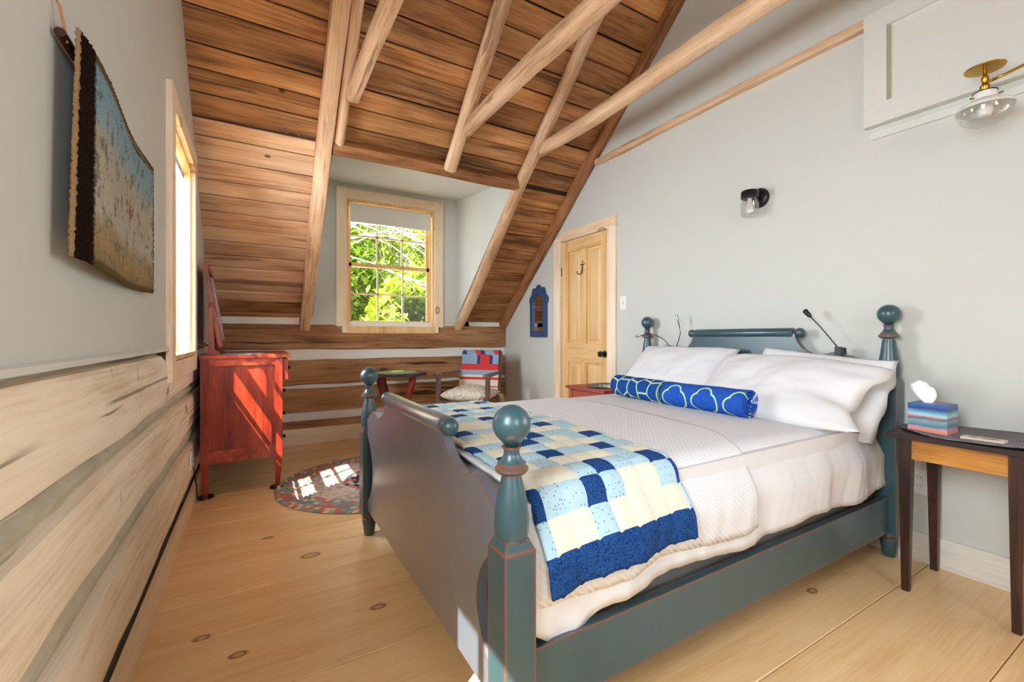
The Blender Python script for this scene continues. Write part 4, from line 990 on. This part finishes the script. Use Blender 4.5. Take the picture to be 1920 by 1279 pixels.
# ---- round table by the far wall
tx, ty, tz = 1.215, 4.30, .70
rt = thing('side_table', 'dark octagonal side table with red S-curved legs before the log wall', 'table', (tx, ty, 0))
oc = [(tx+.285*cos(pi/8+q*pi/4), ty+.285*sin(pi/8+q*pi/4)) for q in range(8)]; obj('table_top', prism(B(), oc, 'Z', tz-.03, tz), M['darkwood_y'], rt, bevel=.004)
M['redleg'] = wood('worn_red_leg', (168, 72, 54), (120, 44, 36), (52, 24, 22), 'Z', 1.3, .5, 0, 4, .45, .06, .1)
for q in range(4):
    a = pi/4*.6+q*pi/2; e = Vector((cos(a), sin(a), 0)); s_ = Vector((-sin(a), cos(a), 0)); pr = [(.215, tz-.03), (.205, .60), (.165, .50), (.115, .40), (.095, .32), (.110, .22), (.165, .10), (.205, 0)]
    bm = B(); rings = []
    for r_, z in pr:
        c = Vector((tx, ty, z))+e*r_; rings.append([bm.verts.new(c+e*i*.030+s_*j*.017) for i, j in ((-1, -1), (1, -1), (1, 1), (-1, 1))])
    for A_, B_ in zip(rings, rings[1:]):
        for i in range(4): bm.faces.new((A_[i], A_[(i+1) % 4], B_[(i+1) % 4], B_[i]))
    bm.faces.new(rings[0]); bm.faces.new(rings[-1]); obj('leg', bm, M['redleg'], rt, bevel=.003)
obj('lower_shelf', lathe(B(), [(0, .30), (.10, .30), (.10, .32), (0, .32)], 16, Matrix.Translation((tx, ty, 0))), M['darkwood_y'], rt)
M['sage'] = fabric('sage_cloth', (150, 164, 118), 200, .3, .1)
o = obj('table_mat', disc_bm(tx, ty, tz+.001, .20, .20, .003), M['sage'], None, smooth='all', pivot=(tx, ty, tz)); solid(o, .003); tag(o, 'sage green round mat on the octagonal side table', 'mat')
o = obj('booklet', bx(tx-.06, tx+.05, ty-.05, ty+.03, tz+.006, tz+.018), plain('lime_cover', (186, 206, 132), .5), None, bevel=.002, pivot=(tx, ty, tz+.006)); tag(o, 'lime green booklet lying on the sage table mat', 'booklet')

# ---- rocking chair in the far corner (local front = -Y)
M['greywood'] = wood('weathered_chair_wood', (150, 122, 104), (112, 82, 66), (56, 36, 28), 'Z', 1.4, .4, 0, 4, .5, .08, .06)
ch = thing('rocking_chair', 'old wooden rocking chair with padded seat in the far corner', 'chair', (1.965, 4.19, 0), radians(-46))
def C(n, bm, m='greywood', p=None, **k): return obj(n, bm, M[m] if isinstance(m, str) else m, p or ch, world=False, **k)
for sx in (-1, 1):
    bm = B(); taper(bm, (sx*.255, -.235, .06), (.018, .018), (sx*.265, -.245, .655), (.018, .022)); C('front_post', bm, bevel=.003)
    bm = B(); taper(bm, (sx*.225, .195, .06), (.017, .020), (sx*.222, .235, .45), (.017, .020)); taper(bm, (sx*.222, .235, .45), (.017, .020), (sx*.218, .345, .885), (.014, .016)); C('back_post', bm)
    C('armrest', prism(B(), [(sx*.235, -.30), (sx*.300, -.29), (sx*.290, -.10), (sx*.248, .24), (sx*.222, .24)], 'Z', .655, .678), bevel=.004)
    n = 14; pts = []
    for q in range(n+1):
        y = -.36+.80*q/n; pts.append((y, .02+.55*((y-.0)**2)*.55))
    C('rocker', prism(B(), [(y, z-.02 if z > .02 else 0.0) for y, z in pts]+[(y, z+.035) for y, z in pts[::-1]], 'X', sx*.240-.014, sx*.240+.014), bevel=.002)
    C('side_stretcher', bx(sx*.240-.010, sx*.240+.010, -.235, .20, .36, .405))
C('seat_rail', bx(-.25, .25, -.255, -.225, .345, .405), bevel=.003); C('seat_rail', bx(-.21, .21, .19, .215, .345, .40)); C('crest_rail', bx(-.21, .21, .325, .345, .79, .872), bevel=.004); C('back_rail', bx(-.21, .21, .235, .252, .46, .52))
for x in (-.12, -.04, .04, .12):
    bm = B(); taper(bm, (x, .243, .50), (.022, .006), (x, .335, .80), (.022, .006)); C('back_slat', bm)
def flower_mat():
    k = NT('floral_upholstery'); co = k.co(); d = k.n('ShaderNodeTexVoronoi', {'Vector': k.map(co, (5, 5, 5)), 'Scale': 1.0}).outputs['Distance']
    w = k.noise(co, 26, 3); rose = k.math('MULTIPLY', k.math('SUBTRACT', 1.0, k.step(d, .26, .34)), k.step(w, .42, .55)); leaf = k.step(k.n('ShaderNodeTexVoronoi', {'Vector': k.map(co, (16, 9, 9)), 'Scale': 1.0}, feature='DISTANCE_TO_EDGE').outputs['Distance'], .03, .06)
    col = k.mix(leaf, lin((188, 180, 164)), lin((222, 212, 194))); col = k.mix(k.math('MULTIPLY', rose, .8), col, lin((190, 116, 110))); k.bump(k.noise(co, 200, 2), .3, .004); return k.done(col, .95, spec=.15)
bm = pillow_bm(.50, .48, .16, 2.2, n=22); bm.transform(Matrix.Translation((0, -.01, .455))); C('seat_cushion', bm, flower_mat(), smooth='all')
th_cols = [fabric('throw_'+n, c, 220, .3, .06) for n, c in (('blue_grey', (142, 164, 188)), ('red', (206, 64, 60)), ('navy', (52, 66, 116)), ('cream', (220, 212, 196)))]
tw = thing('patchwork_throw', 'red, grey-blue and cream patchwork throw hung over the rocking chair back', 'throw', (1.965, 4.19, .42), radians(-46))
def thf(u, v):
    x = (u-.5)*.43; L_ = v*.78
    if L_ < .40: t = 1-L_/.40; y, z = .222+.095*(1-t)-.020, .475+.40*(1-t)
    elif L_ < .46: a = (L_-.40)/.06*pi; y, z = .333-.030*cos(a)*1.0, .882+.014*sin(a)
    else: d = L_-.46; y, z = .363+.01*sin(u*9)*min(1, d/.1), .882-d
    return Vector((x*(1+.05*(v < .3)), y+.004*nz(u*7, v*7, 3), z-.42))
def thm(u, v):
    if v < .20: return 3 if v > .05 and not (.135 < v < .16) else (1 if v > .03 else 3)
    if v < .26: return 0
    if v < .345: return 1
    if v < .46:
        if u > .82 or u < .42: return 0
        return 2 if (u < .50 or u > .74) else 1
    if v < .49: return 1 if .40 < u < .8 else 0
    return (0, 1, 2, 0)[int(u*8+v*12) % 4]
bm = B(); grid(bm, 36, 60, thf, matf=thm); o = obj('throw_cloth', bm, th_cols, tw, world=False, smooth='all'); solid(o, .006, 0)
bm = B()
for q in range(40):
    a = random.uniform(0, 6.28); r0 = random.uniform(.0, .03); p = Vector((.285+r0*cos(a), .10+r0*sin(a), .45)); tube(bm, [p, p+Vector((.015, random.uniform(-.01, .01), -.05)), p+Vector((.01+random.uniform(-.015, .02), random.uniform(-.02, .02), -.16))], [.004, .004, .002], 4)
o = obj('fringe', bm, plain('straw_fringe', (184, 154, 104), .9), tw, matrix=Matrix.Translation((0, 0, -.42)))

# ---- arched wall mirror
wm = thing('wall_mirror', 'blue carved arched mirror on the right wall beside the door', 'mirror', (XR, 4.005, 1.04))
myc, mhw, mz0, mzs = 4.005, .155, 1.045, 1.40
def arch(hw, z0, zs, n=22, bump=0.0):
    pts = [(myc-hw, z0), (myc+hw, z0)]
    for q in range(n+1):
        a = pi*q/n; r = hw+bump*abs(sin(a*5.0)); pts.append((myc+r*cos(a), zs+(r*1.18)*sin(a)))
    return pts
def ring(bm, o_, i_, x0, x1):
    n = len(o_); V = [[bm.verts.new((x, *p)) for p in pts] for x, pts in ((x0, o_), (x0, i_), (x1, i_), (x1, o_))]
    for a in range(4):
        A_, B_ = V[a], V[(a+1) % 4]
        for q in range(n): bm.faces.new((A_[q], A_[(q+1) % n], B_[(q+1) % n], B_[q]))
    return bm
M['bluepaint'] = paint_worn('worn_cobalt_paint', (34, 74, 124), (150, 130, 110), .4, .8, .004)
obj('frame', ring(B(), arch(mhw, mz0, mzs), arch(mhw-.048, mz0+.065, mzs), XR-.026, XR), M['bluepaint'], wm, bevel=.003); obj('carved_crest', ring(B(), arch(mhw+.002, mz0+.30, mzs, bump=.030), arch(mhw-.012, mz0+.31, mzs), XR-.020, XR-.002), M['bluepaint'], wm, bevel=.002)
obj('inner_bead', ring(B(), arch(mhw-.044, mz0+.061, mzs), arch(mhw-.054, mz0+.071, mzs), XR-.030, XR-.01), M['bluepaint'], wm); obj('mirror_glass', prism(B(), arch(mhw-.045, mz0+.062, mzs), 'X', XR-.012, XR-.008), M['mirror'], wm)

# ---- jar sconce
sc = thing('wall_sconce', 'black wall sconce with a clear glass jar shade above the bed', 'wall lamp', (XR, 1.575, 1.90))
obj('wall_plate', lathe(B(), [(.060, 0), (.062, .008), (.056, .022), (.045, .028), (0, .028)], 32, Matrix.Translation((XR, 1.572, 1.905)) @ Matrix.Rotation(-pi/2, 4, 'Y')), M['black'], sc, smooth=40)
obj('arm', lathe(B(), [(.016, 0), (.016, .09)], 14, Matrix.Translation((XR-.015, 1.575, 1.915)) @ Matrix.Rotation(-pi/2, 4, 'Y')), M['black'], sc, smooth=40)
T = Matrix.Translation((XR-.095, 1.578, 0)); obj('cap', lathe(B(), [(0, 1.937), (.046, 1.936), (.050, 1.930), (.050, 1.893), (.046, 1.890), (0, 1.890)], 28, T), M['black'], sc, smooth=40)
jar = obj('glass_jar', lathe(B(), [(.042, 1.892), (.045, 1.882), (.046, 1.868), (.049, 1.860), (.049, 1.800), (.046, 1.786), (.040, 1.780), (0, 1.780), (0, 1.783), (.038, 1.783), (.044, 1.790), (.046, 1.80), (.046, 1.86), (.042, 1.87), (.040, 1.892)], 28, T), M['bulb_glass'], sc, smooth=40)
for q in range(14):
    a = 2*pi*q/14; obj('glass_rib', tube(B(), [(XR-.095+.0495*cos(a), 1.578+.0495*sin(a), 1.79), (XR-.095+.0495*cos(a), 1.578+.0495*sin(a), 1.858)], .002, 5), M['bulb_glass'], jar)
obj('bulb', lathe(B(), [(.012, 1.89), (.013, 1.87), (.024, 1.845), (.027, 1.825), (.020, 1.806), (0, 1.80)], 20, T), plain('frosted_bulb', (240, 240, 236), .3), sc, smooth=40)

# ---- brass arm lamp by the framed panel
lx, ly = 2.50, .556
al = thing('brass_arm_lamp', 'brass arm lamp with white and clear glass bowl shade below the framed panel', 'lamp', (lx, ly, 1.885))
T = Matrix.Translation((lx, ly, 0))
obj('brass_disc', lathe(B(), [(0, 2.108), (.058, 2.110), (.060, 2.114), (.050, 2.118), (0, 2.119)], 36, T), M['brass'], al, smooth=40)
obj('stem', lathe(B(), [(.006, 2.11), (.006, 2.085), (.011, 2.080), (.011, 2.065), (.008, 2.060), (.010, 2.048), (.016, 2.044), (.016, 2.036), (.013, 2.030), (.013, 2.010)], 20, T), M['brass'], al, smooth=40)
obj('arm', tube(B(), [(lx, ly, 2.056), (lx+.01, ly-.05, 2.066), (lx+.03, ly-.12, 2.090), (lx+.075, ly-.20, 2.125), (XR-.055, ly-.25, 2.150)], .0055, 10), M['brass'], al, smooth='all'); obj('wall_plate', lathe(B(), [(.035, 0), (.035, .006), (.02, .012), (0, .013)], 24, Matrix.Translation((XR-.049, ly-.25, 2.150)) @ Matrix.Rotation(-pi/2, 4, 'Y')), M['brass'], al, smooth=40)
fit = obj('shade_holder', lathe(B(), [(.014, 2.018), (.034, 2.016), (.038, 2.008), (.038, 1.988), (.035, 1.986), (.033, 2.006), (.012, 2.010)], 32, T), M['plastic_white'], al, smooth=40)
obj('inner_band', lathe(B(), [(.034, 2.017), (.0365, 2.0165), (.0365, 2.019), (.034, 2.019)], 32, T), M['black'], fit)
for q in range(3):
    a = q*2*pi/3+.4; obj('thumb_screw', tube(B(), [(lx+.036*cos(a), ly+.036*sin(a), 1.996), (lx+.052*cos(a), ly+.052*sin(a), 1.996)], .003, 8), M['brass'], fit)
M['opal'] = plain('opal_glass', (232, 234, 230), .2, var=.01)
obj('opal_shade', lathe(B(), [(.034, 1.992), (.048, 1.984), (.070, 1.972), (.082, 1.960), (.084, 1.952), (.080, 1.952), (.068, 1.967), (.046, 1.979), (.033, 1.987)], 40, T), M['opal'], al, smooth=50)
obj('glass_bowl', lathe(B(), [(.082, 1.952), (.081, 1.938), (.074, 1.918), (.060, 1.902), (.040, 1.892), (.018, 1.888), (0, 1.887), (0, 1.889), (.040, 1.894), (.059, 1.904), (.072, 1.919), (.079, 1.938), (.080, 1.952)], 40, T), M['bulb_glass'], al, smooth=50)
obj('bulb', lathe(B(), [(.011, 2.010), (.012, 1.990), (.022, 1.965), (.025, 1.945), (.018, 1.925), (0, 1.919)], 20, T), plain('frosted_bulb_b', (240, 240, 236), .3), al, smooth=40)

# ---- clip-on reading lamps on the headboard
def clip_lamp(label, y, z, stalk, m, head_r):
    t = thing('clip_lamp', label, 'reading lamp', (HX-.02, y, z))
    cb = obj('clip_body', bx(HX-.034, HX-.016, y-.014, y+.014, z-.035, z+.030), M[m], t, bevel=.004); obj('clip_jaw', bx(HX+.020, HX+.030, y-.012, y+.012, z-.030, z+.025), M[m], t, bevel=.003); obj('clip_hinge', bx(HX-.02, HX+.024, y-.009, y+.009, z+.014, z+.024), M[m], t)
    P = [Vector((HX-.012-.004*i, a, b)) for i, (a, b) in enumerate(stalk)]
    obj('gooseneck', tube(B(), P, .0028, 8), M['iron'] if m != 'black' else M['black'], t, smooth='all')
    d = (P[-1]-P[-2]).normalized(); e = P[-1]
    obj('lamp_head', tube(B(), [e, e+d*.012, e+d*.045, e+d*.052], [.005, head_r, head_r*1.25, head_r*.8], 12), M[m], t, smooth=40)
clip_lamp('silver clip lamp with stalk bent low towards the far bedpost', 2.195, .962, [(2.195, .99), (2.215, 1.015), (2.262, 1.045), (2.33, 1.067), (2.40, 1.066), (2.44, 1.060)], 'chrome', .009)
clip_lamp('silver clip lamp with upright stalk on the headboard shoulder', 2.125, .955, [(2.122, .985), (2.10, 1.03), (2.084, 1.075), (2.088, 1.12), (2.096, 1.155)], 'chrome', .008)
clip_lamp('black clip lamp with straight stalk on the near headboard shoulder', 1.105, .968, [(1.115, .995), (1.15, 1.045), (1.19, 1.10), (1.235, 1.155)], 'black', .011)

# ---- iron coat hook on the door
hk = thing('coat_hook', 'black wrought iron hook on the pine door', 'hook', (fx, 3.275, 1.64))
obj('hook', tube(B(), [(fx-.004, 3.275, 1.775), (fx-.006, 3.275, 1.70), (fx-.012, 3.276, 1.662), (fx-.028, 3.285, 1.642), (fx-.045, 3.302, 1.650), (fx-.048, 3.306, 1.672)], [.004, .005, .005, .005, .004, .005], 8), M['iron'], hk, smooth='all')
obj('cross_bar', tube(B(), [(fx-.005, 3.240, 1.742), (fx-.007, 3.260, 1.735), (fx-.006, 3.275, 1.738), (fx-.007, 3.290, 1.735), (fx-.005, 3.310, 1.742)], [.002, .004, .005, .004, .002], 8), M['iron'], hk)
